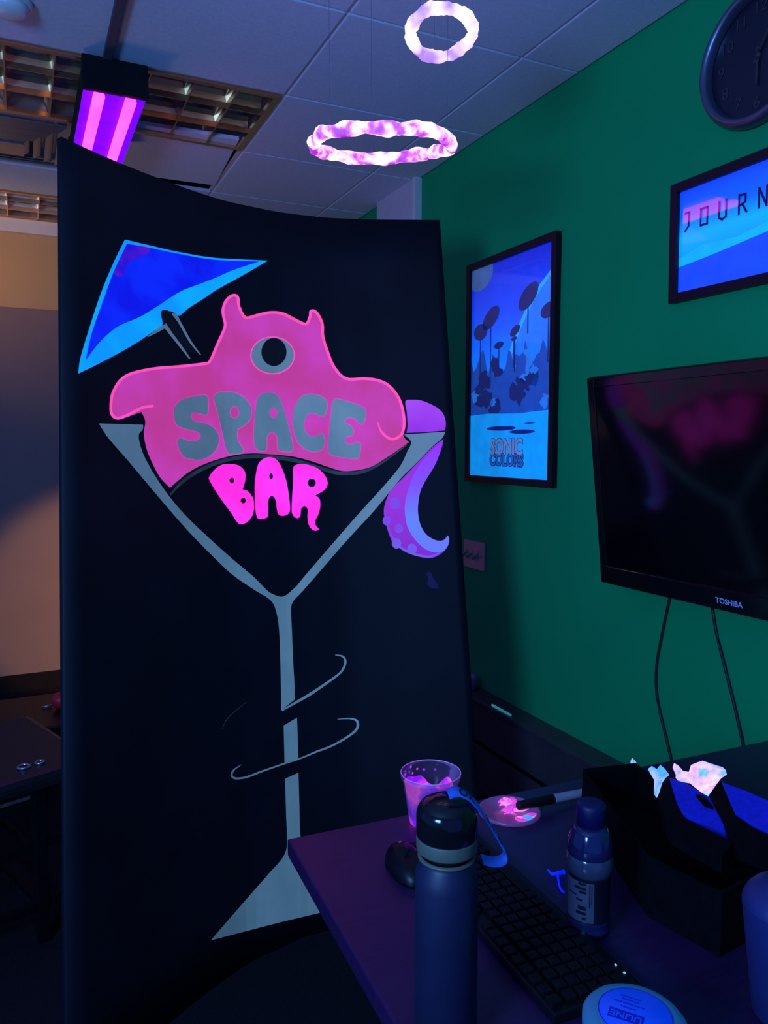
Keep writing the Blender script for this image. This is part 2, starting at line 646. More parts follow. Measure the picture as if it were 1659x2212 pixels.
M_lil = mat('lilac_plastic', (0.30, 0.22, 0.55), 0.5)
lathe('tape_roll', [(0.014, 0), (0.034, 0), (0.034, 0.05), (0.030, 0.055), (0.014, 0.055), (0.014, 0)], (WX-0.05, 2.80, 0.393), M_lil, cap=False,
      label='small lilac tape roll on the heater ledge just right of the black board', category='tape')

# ------------------------------------------------------------------ light switch
yA, yB, zA, zB = 2.755, 2.925, 0.910, 1.032
t = thing('light_switch', 'pale double light switch plate on the green wall right of the board', 'light switch', (WX, (yA+yB)/2, zA))
box('plate', (WX-0.008, yA, zA), (WX, yB, zB), M_cream, t, 0.002)
for k in (0.36, 0.64, 0.9):
    y = yA + (yB-yA)*k
    box('toggle_bezel', (WX-0.011, y-0.012, (zA+zB)/2-0.02), (WX-0.0079, y+0.012, (zA+zB)/2+0.02), M_cream, t)
    V, Fc = box_geo((-0.026, -0.006, -0.008), (0.0, 0.006, 0.008), 0.002)
    Mx = Matrix.Translation((WX-0.009, y, (zA+zB)/2)) @ Matrix.Rotation(math.radians(-25), 4, 'Y')
    mesh_obj('toggle', [Mx @ v for v in V], Fc, M_cream, t)


# ------------------------------------------------------------------ posters on the green wall
def wallM(y0, z0, dx, lean=0.0):
    """2-D (u right, v up) to the wall face, dx proud of it; lean = hung with its top this far off the vertical"""
    n = math.radians(lean)
    return frame_M((WX-dx*math.cos(n), y0, z0-dx*math.sin(n)), (0, -1, 0), (-math.sin(n), 0, math.cos(n)))


def flat(name, loops, M, m, parent, step=0.0):
    v, f = fill2d(loops, step)
    return mesh_obj(name, [M @ Vector((p[0], p[1], 0)) for p in v], f, m, parent)


def poster(name, label, y0, z0, w, h, fw, depth=0.026, lean=0.0):
    t = thing(name, label, 'poster', (WX, y0-w/2, z0))
    Mx = wallM(y0, z0, 0, lean)
    for lo, hi in (((0, 0, 0.0), (fw, h, depth)), ((w-fw, 0, 0.0), (w, h, depth)), ((fw, 0, 0.0), (w-fw, fw, depth)), ((fw, h-fw, 0.0), (w-fw, h, depth))):
        box('frame_rail', lo, hi, M_frame, t, 0.002, Mx)
    box('backing', (fw*0.5, fw*0.5, 0.001), (w-fw*0.5, h-fw*0.5, 0.012), M_frame, t, 0, Mx)
    return t


def clipbox(lp, x0, y0, x1, y1):
    return [Vector((min(max(p[0], x0), x1), min(max(p[1], y0), y1))) for p in lp]


PW, PH, FW = 0.612, 0.922, 0.028
PY, PZ0 = 2.895, 1.291
t = poster('framed_poster', 'tall black framed blue poster with round trees and two-line logo', PY, PZ0, PW, PH, FW)
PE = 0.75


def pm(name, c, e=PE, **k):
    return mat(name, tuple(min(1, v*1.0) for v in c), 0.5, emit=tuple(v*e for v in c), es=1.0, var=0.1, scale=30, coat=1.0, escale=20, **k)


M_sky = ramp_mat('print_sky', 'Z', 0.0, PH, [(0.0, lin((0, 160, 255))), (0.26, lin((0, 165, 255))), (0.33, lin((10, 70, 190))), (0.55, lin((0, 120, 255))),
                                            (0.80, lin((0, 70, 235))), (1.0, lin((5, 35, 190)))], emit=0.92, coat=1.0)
M_planet = pm('print_planet', lin((15, 125, 250)))
M_rim = pm('print_planet_rim', lin((30, 170, 255)))
M_leafd = pm('print_leaf_dark', lin((10, 35, 110)))
M_leafm = pm('print_leaf_mid', lin((15, 75, 175)))
M_leafl = pm('print_leaf_light', lin((30, 120, 225)))
M_moon = pm('print_moon', lin((50, 95, 160)))
M_shadow = pm('print_shadow_blue', lin((5, 30, 120)))
M_sand = pm('print_sand', lin((0, 160, 255)), 0.75)
IX0, IX1, IY0, IY1 = FW, PW-FW, FW, PH-FW


def L(i):
    return wallM(PY, PZ0, 0.0125 + 0.0004*i)


def IP(fx, fy):   # fraction of the printed sheet, y from the top
    return (IX0+(IX1-IX0)*fx, IY1-(IY1-IY0)*fy)


def clip(lp):
    return clipbox(lp, IX0, IY0, IX1, IY1)


flat('print', [[Vector(p) for p in ((IX0, IY0), (IX1, IY0), (IX1, IY1), (IX0, IY1))]], L(0), M_sky, t, 0.08)
flat('print_planet', [[Vector(IP(*p)) for p in ((1.0, 0.105), (0.86, 0.16), (0.72, 0.235), (0.60, 0.325), (0.50, 0.43), (0.43, 0.55), (1.0, 0.55))]], L(1), M_rim, t)
flat('print_planet', [[Vector(IP(*p)) for p in ((1.0, 0.125), (0.88, 0.178), (0.75, 0.25), (0.64, 0.335), (0.54, 0.44), (0.47, 0.55), (1.0, 0.55))]], L(2), M_planet, t)
flat('print_moon', [clip(ellipse(*IP(0.10, 0.02), 0.105, 0.075))], L(1), M_moon, t)
rnd = random.Random(3)


def blob(cx, cy, rx, ry, n=26, j=0.14):
    return clip([Vector((cx+rx*(1+rnd.uniform(-j, j))*math.cos(2*math.pi*i/n), cy+ry*(1+rnd.uniform(-j, j))*math.sin(2*math.pi*i/n))) for i in range(n)])


# hedge of leaves across the middle of the print
top = [IP(i/30, 0.47+0.05*math.sin(i*1.1)+rnd.uniform(-0.03, 0.03)+0.03*abs(i-15)/-15) for i in range(31)]
bot = [IP(1-i/30, 0.705+rnd.uniform(-0.012, 0.012)) for i in range(31)]
flat('print_hedge', [[Vector(p) for p in top+bot]], L(2.5), M_leafm, t)
for k in range(34):
    fx, fy = rnd.uniform(0.03, 0.97), rnd.uniform(0.47, 0.68)
    rx = rnd.uniform(0.02, 0.05)
    if 0.2 < fx < 0.6 and rnd.random() < 0.35:
        continue
    flat('print_leaf', [blob(*IP(fx, fy), rx, rx*rnd.uniform(0.5, 1.0), 14, 0.4)], L(3+0.25*(k % 6)), (M_leafd, M_leafd, M_leafl, M_leafm)[k % 4], t)
# round-headed trees on thin trunks
for fx, fy, rx, ry, rot, fb in ((0.27, 0.25, 0.068, 0.036, 0.5, 0.56), (0.13, 0.305, 0.052, 0.034, 0.0, 0.55), (0.73, 0.20, 0.070, 0.038, 0.55, 0.36), (0.58, 0.335, 0.036, 0.018, 0.4, 0.52),
                                (0.38, 0.385, 0.034, 0.014, 0.1, 0.5), (0.96, 0.28, 0.05, 0.028, 0.2, 0.5), (0.57, 0.37, 0.02, 0.008, 0.1, 0.5)):
    x, y = IP(fx, fy)
    xb, yb = IP(fx, fb)
    flat('print_trunk', [clip([Vector((x-0.004, y)), Vector((x+0.004, y)), Vector((xb+0.004, yb)), Vector((xb-0.004, yb))])], L(4.6), M_leafd, t)
    flat('print_crown', [clip(ellipse(x, y, rx, ry, 22, rot))], L(5), M_leafd, t)
flat('print_ground', [[Vector(IP(*p)) for p in ((0, 0.705), (0.25, 0.70), (0.6, 0.708), (1, 0.70), (1, 1), (0, 1))]], L(4.8), M_sand, t)
flat('print_shadow', [ellipse(*IP(0.42, 0.772), 0.105, 0.0095)], L(5.2), M_shadow, t)
flat('print_shadow', [ellipse(*IP(0.68, 0.79), 0.085, 0.0085)], L(5.2), M_shadow, t)
flat('print_shadow', [ellipse(*IP(0.77, 0.752), 0.036, 0.0035)], L(5.2), M_shadow, t)
# logo
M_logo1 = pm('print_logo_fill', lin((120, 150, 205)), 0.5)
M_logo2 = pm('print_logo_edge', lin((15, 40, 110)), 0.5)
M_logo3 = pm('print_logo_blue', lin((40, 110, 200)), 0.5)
lx, ly = IP(0.49, 0.892)
for i, (s, yy, sz, off, mm, lay, sx) in enumerate((('SONIC', 0.026, 0.088, 0.0052, M_logo2, 5.6, 0.86), ('SONIC', 0.026, 0.088, 0.0028, M_logo1, 7.6, 0.86),
                                                  ('COLORS', -0.026, 0.066, 0.0052, M_logo2, 5.5, 0.92), ('COLORS', -0.026, 0.066, 0.0014, M_logo3, 7.6, 0.92))):
    Mx = L(lay) @ Matrix.Translation((lx, ly+yy, 0))
    V, Fc = text_geo(s, sz, Mx, 0.0002, off, sx=sx)
    mesh_obj('logo_lettering', V, Fc, mm, t)

# second poster, landscape
JY, JZ, JW, JH, JF = 1.745, 1.868, 0.50, 0.339, 0.026
t = poster('framed_poster', 'landscape black framed blue desert poster with wide spaced title below the clock', JY, JZ, JW, JH, JF, lean=0.9)
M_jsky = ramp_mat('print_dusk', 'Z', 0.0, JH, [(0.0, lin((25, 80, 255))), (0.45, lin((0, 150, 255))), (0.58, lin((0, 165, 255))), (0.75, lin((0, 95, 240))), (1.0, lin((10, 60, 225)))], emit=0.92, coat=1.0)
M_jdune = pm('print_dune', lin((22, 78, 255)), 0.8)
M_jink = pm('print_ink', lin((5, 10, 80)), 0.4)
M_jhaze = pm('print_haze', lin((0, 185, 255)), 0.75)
JX0, JX1, JY0, JY1 = JF, JW-JF, JF, JH-JF


def JL(i):
    return wallM(JY, JZ, 0.0125+0.0004*i, 0.9)


flat('print', [[Vector(p) for p in ((JX0, JY0), (JX1, JY0), (JX1, JY1), (JX0, JY1))]], JL(0), M_jsky, t, 0.06)
jh = JY1-JY0
flat('print_haze', [[Vector(p) for p in ((JX0, JY0+jh*0.34), (JX0+0.08, JY0+jh*0.42), (JX0+0.2, JY0+jh*0.40), (JX0+0.3, JY0+jh*0.46), (JX1, JY0+jh*0.44), (JX1, JY0+jh*0.28), (JX0, JY0+jh*0.24))]], JL(1), M_jhaze, t)
flat('print_dune', [[Vector(p) for p in ((JX0, JY0), (JX1, JY0), (JX1, JY0+jh*0.40), (JX0+0.33, JY0+jh*0.385), (JX0+0.2, JY0+jh*0.33), (JX0+0.1, JY0+jh*0.29), (JX0, JY0+jh*0.26))]], JL(2), M_jdune, t)
# title letters: hand-cut angular capitals
jl = {'J': [((0.35, 1.0), (0.8, 1.0)), ((0.8, 1.0), (0.8, 0.25)), ((0.8, 0.25), (0.35, 0.0))],
      'O': [((0.1, 0.95), (0.9, 0.95)), ((0.9, 0.95), (0.9, 0.05)), ((0.9, 0.05), (0.1, 0.05)), ((0.1, 0.05), (0.1, 0.95))],
      'U': [((0.1, 1.0), (0.1, 0.12)), ((0.1, 0.12), (0.5, 0.0)), ((0.5, 0.0), (0.9, 0.12)), ((0.9, 0.12), (0.9, 1.0))],
      'R': [((0.15, 0.0), (0.15, 1.0)), ((0.15, 0.95), (0.85, 0.95)), ((0.85, 0.95), (0.85, 0.55)), ((0.85, 0.55), (0.15, 0.42)), ((0.5, 0.48), (1.0, 0.0))],
      'N': [((0.1, 0.0), (0.1, 1.0)), ((0.1, 1.0), (0.9, 0.0)), ((0.9, 0.0), (0.9, 1.0))],
      'E': [((0.1, 0.0), (0.1, 1.0)), ((0.1, 0.95), (0.9, 0.95)), ((0.1, 0.5), (0.7, 0.5)), ((0.1, 0.05), (0.9, 0.05))],
      'Y': [((0.1, 1.0), (0.5, 0.5)), ((0.9, 1.0), (0.5, 0.5)), ((0.5, 0.5), (0.5, 0.0))]}
for k, ch in enumerate('JOURNEY'):
    geo = []
    px_ = JX0 + 0.012 + k*0.0635
    for (ax, ay), (bx, by) in jl[ch]:
        A = Vector((px_+ax*0.029, JY0+jh*0.60+ay*0.050, 0))
        B = Vector((px_+bx*0.029, JY0+jh*0.60+by*0.050, 0))
        d = (B-A).normalized()
        n = Vector((-d.y, d.x, 0))*0.0032
        A, B = A-d*0.0025, B+d*0.0025
        geo.append(([A+n, A-n, B-n, B+n], [[0, 1, 2, 3]]))
    V, Fc = join(geo)
    mesh_obj('title_letter', [JL(4) @ v for v in V], Fc, M_jink, t)

# ------------------------------------------------------------------ clock
KY, KZ, KR = 1.471, 2.456, 0.178
t = thing('wall_clock', 'round dark faced wall clock with silver rim near the ceiling', 'clock', (WX, KY, KZ-KR))
Mc = wallM(KY, KZ, 0.0)
M_chrome = mat('clock_rim', (0.16, 0.18, 0.26), 0.35, 0.8, var=0.05)
M_face = mat('clock_face', (0.012, 0.012, 0.03), 0.25, var=0.05)
M_num = mat('clock_number', (0.035, 0.035, 0.05), 0.5)
prof = [(KR-0.006, 0.0), (KR, 0.012), (KR-0.001, 0.028), (KR-0.010, 0.042), (KR-0.020, 0.044), (KR-0.027, 0.034), (KR-0.029, 0.016)]
V, Fc = lathe_geo(prof, (0, 0, 0), 64, None, cap=False)
mesh_obj('rim', [Mc @ v for v in V], Fc, M_chrome, t, True)
V, Fc = fill2d([ellipse(0, 0, KR-0.026, KR-0.026, 48)])
mesh_obj('face', [Mc @ Vector((p[0], p[1], 0.014)) for p in V], Fc, M_face, t)
for k in range(1, 13):
    a = math.pi/2 - k*math.pi/6
    V, Fc = text_geo(str(k), 0.044, Mc @ Matrix.Translation((0.118*math.cos(a), 0.118*math.sin(a), 0.0152)), 0.0003)
    mesh_obj('numeral', V, Fc, M_num, t)
for nm, ang, ln, wd_ in (('hour_hand', -91, 0.075, 0.010), ('minute_hand', 60, 0.11, 0.007)):
    Mh = Mc @ Matrix.Translation((0, 0, 0.019)) @ Matrix.Rotation(math.radians(ang), 4, 'Z')
    V = [Vector((-0.02, -wd_/2, 0)), Vector((ln, -wd_/4, 0)), Vector((ln, wd_/4, 0)), Vector((-0.02, wd_/2, 0))]
    V += [v+Vector((0, 0, 0.001)) for v in V]
    mesh_obj(nm, [Mh @ v for v in V], [[0, 1, 2, 3], [4, 5, 6, 7], [0, 1, 5, 4], [1, 2, 6, 5], [2, 3, 7, 6], [3, 0, 4, 7]], M_num, t)
V, Fc = lathe_geo([(0.008, 0.014), (0.008, 0.022), (0.001, 0.024)], (0, 0, 0), 16)
mesh_obj('hub', [Mc @ v for v in V], Fc, M_num, t, True)

# ------------------------------------------------------------------ television
tb, tt = Vector((1.70, 1.935, 1.003)), Vector((1.62, 1.935, 1.661))
TVH, TVW = (tt-tb).length, 1.14
Mt = frame_M(tb, (0, -1, 0), (tt-tb))
t = thing('television', 'large black flat television tilted down from the green wall', 'television', (tb.x, tb.y-TVW/2, tb.z))
M_screen = mat('tv_screen', (0.002, 0.002, 0.004), 0.11, var=0.0, spec=0.5)
V, Fc = box_geo((0, 0, -0.052), (TVW, TVH, 0.0), 0.009)
mesh_obj('cabinet', [Mt @ v for v in V], Fc, M_blackgloss, t)
bz, bb = 0.034, 0.062
V, Fc = join([box_geo((0.004, bb, -0.002), (bz, TVH-0.004, 0.005), 0.002), box_geo((TVW-bz, bb, -0.002), (TVW-0.004, TVH-0.004, 0.005), 0.002),
              box_geo((bz, TVH-bz, -0.002), (TVW-bz, TVH-0.004, 0.005), 0.002)])
mesh_obj('bezel', [Mt @ v for v in V], Fc, M_blackgloss, t)
V, Fc = box_geo((0.006, 0.004, -0.002), (TVW-0.006, bb, 0.008), 0.003)
mesh_obj('lower_bezel', [Mt @ v for v in V], Fc, M_blackgloss, t)
V, Fc = box_geo((bz-0.001, bb-0.001, -0.001), (TVW-bz+0.001, TVH-bz+0.001, 0.002))
mesh_obj('screen', [Mt @ v for v in V], Fc, M_screen, t)
M_tvlogo = mat('tv_logo', (0.30, 0.40, 0.75), 0.4, emit=(0.02, 0.035, 0.16), es=1.0)
p = Px(1575, 1309, 1.69)
lu = (Mt.inverted() @ p)
V, Fc = text_geo('TOSHIBA', 0.021, Mt @ Matrix.Translation((lu.x, 0.030, 0.0084)), 0.0002, 0.0004)
mesh_obj('brand_lettering', V, Fc, M_tvlogo, t)
box('mount_plate', (WX-0.012, tb.y-0.80, 1.20), (WX, tb.y-0.35, 1.45), M_black, t)
V, Fc = box_geo((TVW/2-0.2, 0.2, -0.11), (TVW/2+0.2, 0.42, -0.05))
box('mount_arm', (1.60+0.115, tb.y-0.70, 1.26), (WX-0.010, tb.y-0.45, 1.38), M_black, t)
# cords down the wall from the television
M_cord = mat('black_cord', (0.012, 0.012, 0.018), 0.5)


def cord(name, label, pts, X):
    P = [Px(x, y, X) for x, y in pts]
    n = []
    for i in range(len(P)-1):
        for q in range(4):
            s = q/4
            p0, p1, p2, p3 = P[max(0, i-1)], P[i], P[i+1], P[min(len(P)-1, i+2)]
            n.append(0.5*((2*p1)+(p2-p0)*s+(2*p0-5*p1+4*p2-p3)*s*s+(3*p1-p0-3*p2+p3)*s**3))
    n.append(P[-1])
    tube(name, n, 0.0042, M_cord, None, 6, label=label, category='cord', group='television cords')


cord('power_cord', 'black cord hanging left of the other below the television', [(1448, 1285), (1432, 1360), (1418, 1440), (1420, 1510), (1438, 1590), (1452, 1650), (1470, 1720)], WX-0.008)
cord('power_cord', 'black cord hanging right of the other below the television', [(1538, 1310), (1548, 1370), (1568, 1450), (1590, 1540), (1612, 1640), (1628, 1720)], WX-0.008)

# ------------------------------------------------------------------ the painted board: a warped black sheet that leans back
ZT = H + 0.769
ROLL, LEAN = 0.057, 0.21
GT = [(-0.95, 1.66), (-0.808, 2.0), (-0.767, 2.098), (-0.691, 2.242), (-0.598, 2.387), (-0.511, 2.505), (-0.352, 2.627), (-0.204, 2.689), (-0.047, 2.711), (0.192, 2.716), (0.5, 2.716)]


def g0(x):
    if x <= GT[0][0]:
        return GT[0][1]
    for (xa, da), (xb, db) in zip(GT, GT[1:]):
        if x <= xb:
            return da+(db-da)*(x-xa)/(xb-xa)
    return GT[-1][1]


def g(x):
    return sum(g0(x+k*0.015)*w for k, w in ((-3, .08), (-2, .12), (-1, .18), (0, .24), (1, .18), (2, .12), (3, .08)))


def board_pt(Xp, z):
    dz = ZT-z
    return Xp+ROLL*dz, g(Xp)-LEAN*dz


def board_nrm(Xp):
    e = 0.01
    gp = (g(Xp+e)-g(Xp-e))/(2*e)
    n = Vector((gp, -1.0, gp*ROLL+LEAN)).normalized()     # camera-frame X, D, Z; faces the viewer
    return c2w(n.x, n.y, n.z)


def on_board(px, py, lift=0.0):
    r = ray(px, py)
    rd = r.x*math.sin(YAW)+r.y*math.cos(YAW)
    a = (r.x*math.cos(YAW)-r.y*math.sin(YAW))/rd
    b = r.z/rd
    lo, hi = 1.0, 3.6

    def Fn(D):
        dz = ZT-(H+b*D)
        return D-g(a*D-ROLL*dz)+LEAN*dz
    for _ in range(34):
        mid = (lo+hi)/2
        if Fn(mid) > 0:
            hi = mid
        else:
            lo = mid
    D = (lo+hi)/2
    z = H+b*D
    Xp = a*D-ROLL*(ZT-z)
    return c2w(a*D, D, z)+board_nrm(Xp)*lift


XLft, XRgt = -0.808, 0.192
V, Fc = [], []
NU, NV = 40, 14
for side in (0, 1):
    for j in range(NV+1):
        z = ZT*j/NV
        for i in range(NU+1):
            Xp = XLft+(XRgt-XLft)*i/NU
            X, D = board_pt(Xp, z)
            V.append(c2w(X, D, z)-board_nrm(Xp)*(0.014*side))
N1 = (NU+1)*(NV+1)
for v in V:
    v.z = max(v.z, 0.0)
for s in (0, N1):
    for j in range(NV):
        for i in range(NU):
            a_ = s+j*(NU+1)+i
            Fc.append([a_, a_+1, a_+NU+2, a_+NU+1])
for i in range(NU):
    Fc.append([i, i+1, N1+i+1, N1+i])
    q = NV*(NU+1)+i
    Fc.append([q, q+1, N1+q+1, N1+q])
for j in range(NV):
    for i in (0, NU):
        q = j*(NU+1)+i
        Fc.append([q, q+NU+1, N1+q+NU+1, N1+q])
M_board = mat('board_black_paint', (0.0045, 0.005, 0.012), 0.62, var=0.25, scale=5, spec=0.25)
bc = sum(V, Vector())/len(V)
board = thing('painted_sign_board', 'tall curved black board painted with a neon space bar cocktail glass', 'sign', (bc.x, bc.y, 0))
mesh_obj('panel', V, Fc, M_board, board, True)

A4 = lambda x, y: (130+x*0.51236, 480+y*0.51236)
A5 = lambda x, y: (150+x*0.27125, 500+y*0.27125)
A6 = lambda x, y: (350+x*0.28330, 820+y*0.28330)
A3 = lambda x, y: (860+x*0.20344, 840+y*0.20344)
A7 = lambda x, y: (380+x*0.40988, 1250+y*0.40988)


def T(f, pts):
    return [f(p[0], p[1]) + (('c',) if len(p) > 2 else ()) for p in pts]


def paint(name, loops, m, layer, step=22.0, smooth=True, parent=None, **tags):
    lp = [catmull(l) if smooth else [Vector((p[0], p[1])) for p in l] for l in loops]
    v, f = fill2d(lp, step)
    return mesh_obj(name, [on_board(p[0], p[1], 0.0008+0.0007*layer) for p in v], f, m, parent or board, **tags)


def paint_line(name, pts, w, m, layer, parent=None, k=8):
    Lf, Rt = stroke2d(pts, w, k)
    V = [on_board(p[0], p[1], 0.0008+0.0007*layer) for p in Lf] + [on_board(p[0], p[1], 0.0008+0.0007*layer) for p in Rt]
    n = len(Lf)
    return mesh_obj(name, V, [[i, i+1, n+i+1, n+i] for i in range(n-1)], m, parent or board)


def fl(name, c, es=1.0, c2=None, base=0.25, **k):
    e = lin(c)
    return mat(name, tuple(min(1, v*base+0.02) for v in e), 0.7, emit=e, es=es, emit2=[lin(c2)] if c2 else None, **k)


M_pink = fl('fluorescent_pink', (196, 56, 150), 0.85, (205, 62, 190), escale=5)
M_pinkline = fl('fluorescent_pink_line', (255, 78, 160), 0.95, (255, 80, 195), escale=9)
M_bar_ = fl('fluorescent_magenta', (255, 40, 215), 1.0, (255, 52, 245), escale=6)
M_grey = mat('grey_glass_paint', (0.78, 0.74, 0.50), 0.75, var=0.10, scale=9)
M_greyd = mat('thin_grey_paint', (0.12, 0.13, 0.09), 0.75, var=0.3, scale=20)
M_pupil = mat('black_art_paint', (0.005, 0.005, 0.009), 0.7)
M_cyan = fl('fluorescent_cyan', (0, 175, 255), 0.9, (0, 150, 255), escale=5)
M_blue = fl('fluorescent_blue', (0, 10, 235), 0.85, (0, 35, 255), escale=10)
M_uvio = fl('fluorescent_violet_patch', (105, 10, 215), 0.7, (40, 0, 235), escale=10)
M_pur = ramp_mat('tentacle_purple', 'Z', 0.75, 1.72, [(0.0, lin((95, 20, 165))), (0.35, lin((118, 28, 168))), (0.62, lin((152, 42, 175))), (0.80, lin((142, 34, 185))), (1.0, lin((178, 80, 210)))], 0.85)
M_band = ramp_mat('tentacle_pale', 'Z', 1.10, 1.46, [(0.0, lin((105, 115, 235))), (0.35, lin((100, 125, 245))), (0.65, lin((128, 75, 225))), (1.0, lin((150, 48, 210)))], 0.8)
M_suck = fl('sucker_lilac', (130, 70, 230), 0.8, (120, 95, 235))

# cocktail umbrella
umb_out = T(A5, [(440, 65, 'c'), (640, 112), (850, 160), (1150, 210), (1580, 233, 'c'), (1380, 350), (1180, 460), (1060, 540), (950, 610), (885, 665), (850, 672), (820, 640), (780, 640),
                 (740, 700), (735, 750), (660, 800), (560, 870), (400, 965), (200, 1070), (68, 1132, 'c'), (85, 1010), (160, 760), (250, 490), (345, 260)])
o = paint('cocktail_umbrella', [umb_out], M_cyan, 0)
umb_in = T(A5, [(455, 98, 'c'), (640, 132), (850, 176), (1150, 226), (1510, 240, 'c'), (1300, 310), (1150, 375), (1020, 425), (880, 480), (720, 582), (560, 680), (380, 760), (240, 880), (125, 1028, 'c'), (175, 810), (262, 560), (350, 320)])
paint('umbrella_shade', [umb_in], M_blue, 1, parent=board)
paint('umbrella_tip_patch', [T(A5, [(458, 102, 'c'), (640, 134), (600, 190), (500, 230), (445, 280), (430, 345), (375, 358), (352, 318)])], M_uvio, 2)
paint('umbrella_stick', [T(A5, [(725, 650), (742, 627), (785, 632), (830, 690), (900, 800), (1005, 965, 'c'), (935, 965, 'c'), (850, 860), (770, 770), (737, 710)])], M_pupil, 1.5)
paint_line('stick_edge', T(A5, [(752, 742), (800, 810), (870, 900), (955, 1015)]), [9, 7, 6, 3], M_grey, 2)
paint_line('stick_edge', T(A5, [(825, 650), (870, 720), (960, 880), (1042, 985)]), [10, 6, 5, 2], M_grey, 2)
paint_line('stick_edge', T(A5, [(750, 758), (700, 790), (620, 838)]), [9, 7, 2], M_grey, 1.2)

# one-eyed creature
body = T(A4, [(625, 590, 'c'), (655, 520), (690, 440), (684, 400), (680, 370), (690, 335), (715, 308), (740, 304), (753, 318), (757, 350), (772, 385), (787, 400, 'c'), (840, 385), (890, 376), (940, 382), (1000, 412), (1038, 428, 'c'),
              (1048, 400), (1050, 374), (1066, 368), (1090, 385), (1110, 430), (1112, 480), (1130, 540), (1160, 610), (1207, 655), (1280, 655), (1340, 662), (1390, 685), (1430, 735), (1450, 790),
              (1457, 850), (1447, 900), (1470, 928, 'c'), (1380, 990), (1300, 1035), (1200, 1050), (1130, 1032), (1060, 1008), (980, 988), (880, 978), (800, 975), (720, 985), (620, 1015), (540, 1055), (462, 1120, 'c'),
              (420, 1075), (385, 1010), (362, 950), (352, 890), (358, 840), (342, 800, 'c'), (280, 822), (240, 832), (215, 815), (207, 780), (215, 720), (250, 662), (300, 632), (400, 612), (500, 605)])
paint('creature_body', [body], M_pink, 0)
ol = T(A4, [(392, 775), (345, 782), (280, 815), (240, 827), (217, 812), (212, 780), (220, 722), (253, 666), (303, 637), (400, 617), (500, 609), (600, 598), (628, 590), (660, 520), (694, 440), (688, 400), (685, 370), (695, 338), (718, 313), (738, 309), (749, 321), (752, 352), (768, 389), (786, 404),
             (840, 390), (890, 381), (940, 387), (1000, 417), (1036, 430), (1052, 402), (1056, 378), (1068, 374), (1087, 390), (1105, 432), (1107, 481), (1125, 541), (1155, 612), (1205, 660),
             (1280, 660), (1338, 667), (1386, 690), (1425, 738), (1444, 792), (1450, 850), (1440, 893), (1410, 914), (1380, 908), (1352, 880), (1338, 842)])
paint_line('creature_outline', ol, [5]+[6]*40+[5, 2], M_pinkline, 1, k=4)
paint('creature_eye', [[Vector(A4(*p)) for p in ellipse(895, 562, 90, 76, 40)]], M_grey, 1, smooth=False)
paint_line('eye_outline', [A4(895+92*math.cos(a), 562+78*math.sin(a)) for a in [2*math.pi*i/30 for i in range(31)]], 2.2, M_pinkline, 1.5, k=2)
paint('creature_pupil', [[Vector(A4(*p)) for p in ellipse(900, 548, 53, 59, 36)]], M_pupil, 2, smooth=False)

# glass
paint('glass_rim', [[(212, 915, 'c'), (308, 918, 'c'), (307, 928), (299, 938), (300, 955), (310, 985), (335, 1030), (372, 1082), (417, 1131), (490, 1198), (548, 1247), (578, 1277), (597, 1287), (607, 1289), (617, 1286), (640, 1266), (653, 1250), (709, 1185),
                     (770, 1115), (837, 1041), (865, 1006), (880, 975), (888, 955), (873, 939, 'c'), (915, 936), (962, 933, 'c'), (955, 947), (937, 962), (901, 999), (862, 1038), (811, 1100), (745, 1172), (690, 1235), (655, 1275), (632, 1300), (628, 1318), (630, 1365), (632, 1420), (635, 1470), (636, 1511, 'c'),
                     (607, 1534, 'c'), (606, 1480), (605, 1434), (603, 1373), (598, 1330), (585, 1298), (550, 1275), (503, 1243), (462, 1205), (408, 1150), (350, 1084), (275, 995), (234, 948)]], M_grey, 2)
paint('glass_stem', [[(612, 1567, 'c'), (641, 1550, 'c'), (644, 1640, 'c'), (614, 1650, 'c')]], M_grey, 2, smooth=False)
paint('glass_foot', [[(615, 1682, 'c'), (644, 1669, 'c'), (646, 1740), (648, 1800), (655, 1838), (690, 1880), (800, 1946, 'c'), (700, 1969), (600, 1993), (454, 2031, 'c'), (520, 1955), (585, 1881), (610, 1852), (619, 1825), (617, 1750)]], M_grey, 2)
paint_line('liquid_line', T(A4, [(462, 1150), (500, 1108), (560, 1062), (640, 1022), (720, 999), (800, 988), (880, 990), (980, 1003), (1070, 1030), (1150, 1054), (1200, 1060), (1280, 1051), (1360, 1012), (1462, 938)]), [4, 8, 8, 9, 8, 8, 7, 3], M_greyd, 1)
paint_line('swirl', T(A7, [(838, 402), (878, 410), (892, 440), (870, 490), (800, 545), (700, 612), (625, 655), (556, 695)]), [1.5, 4, 5, 4.5, 5, 6, 5, 3], M_grey, 3)
paint_line('swirl', T(A7, [(850, 740), (920, 737), (955, 752), (952, 792), (905, 832), (820, 880), (730, 915), (645, 950), (575, 972), (450, 1015), (370, 1045), (312, 1052), (290, 1036), (302, 1008), (342, 980)]), [1, 3.5, 6, 5, 4.5, 4, 3, 3.5, 4, 4, 5, 4, 1], M_grey, 3)
paint_line('swirl', T(A7, [(240, 790), (270, 735), (320, 690), (370, 650)]), [1, 1.6, 1.2, 0.6], M_greyd, 3)
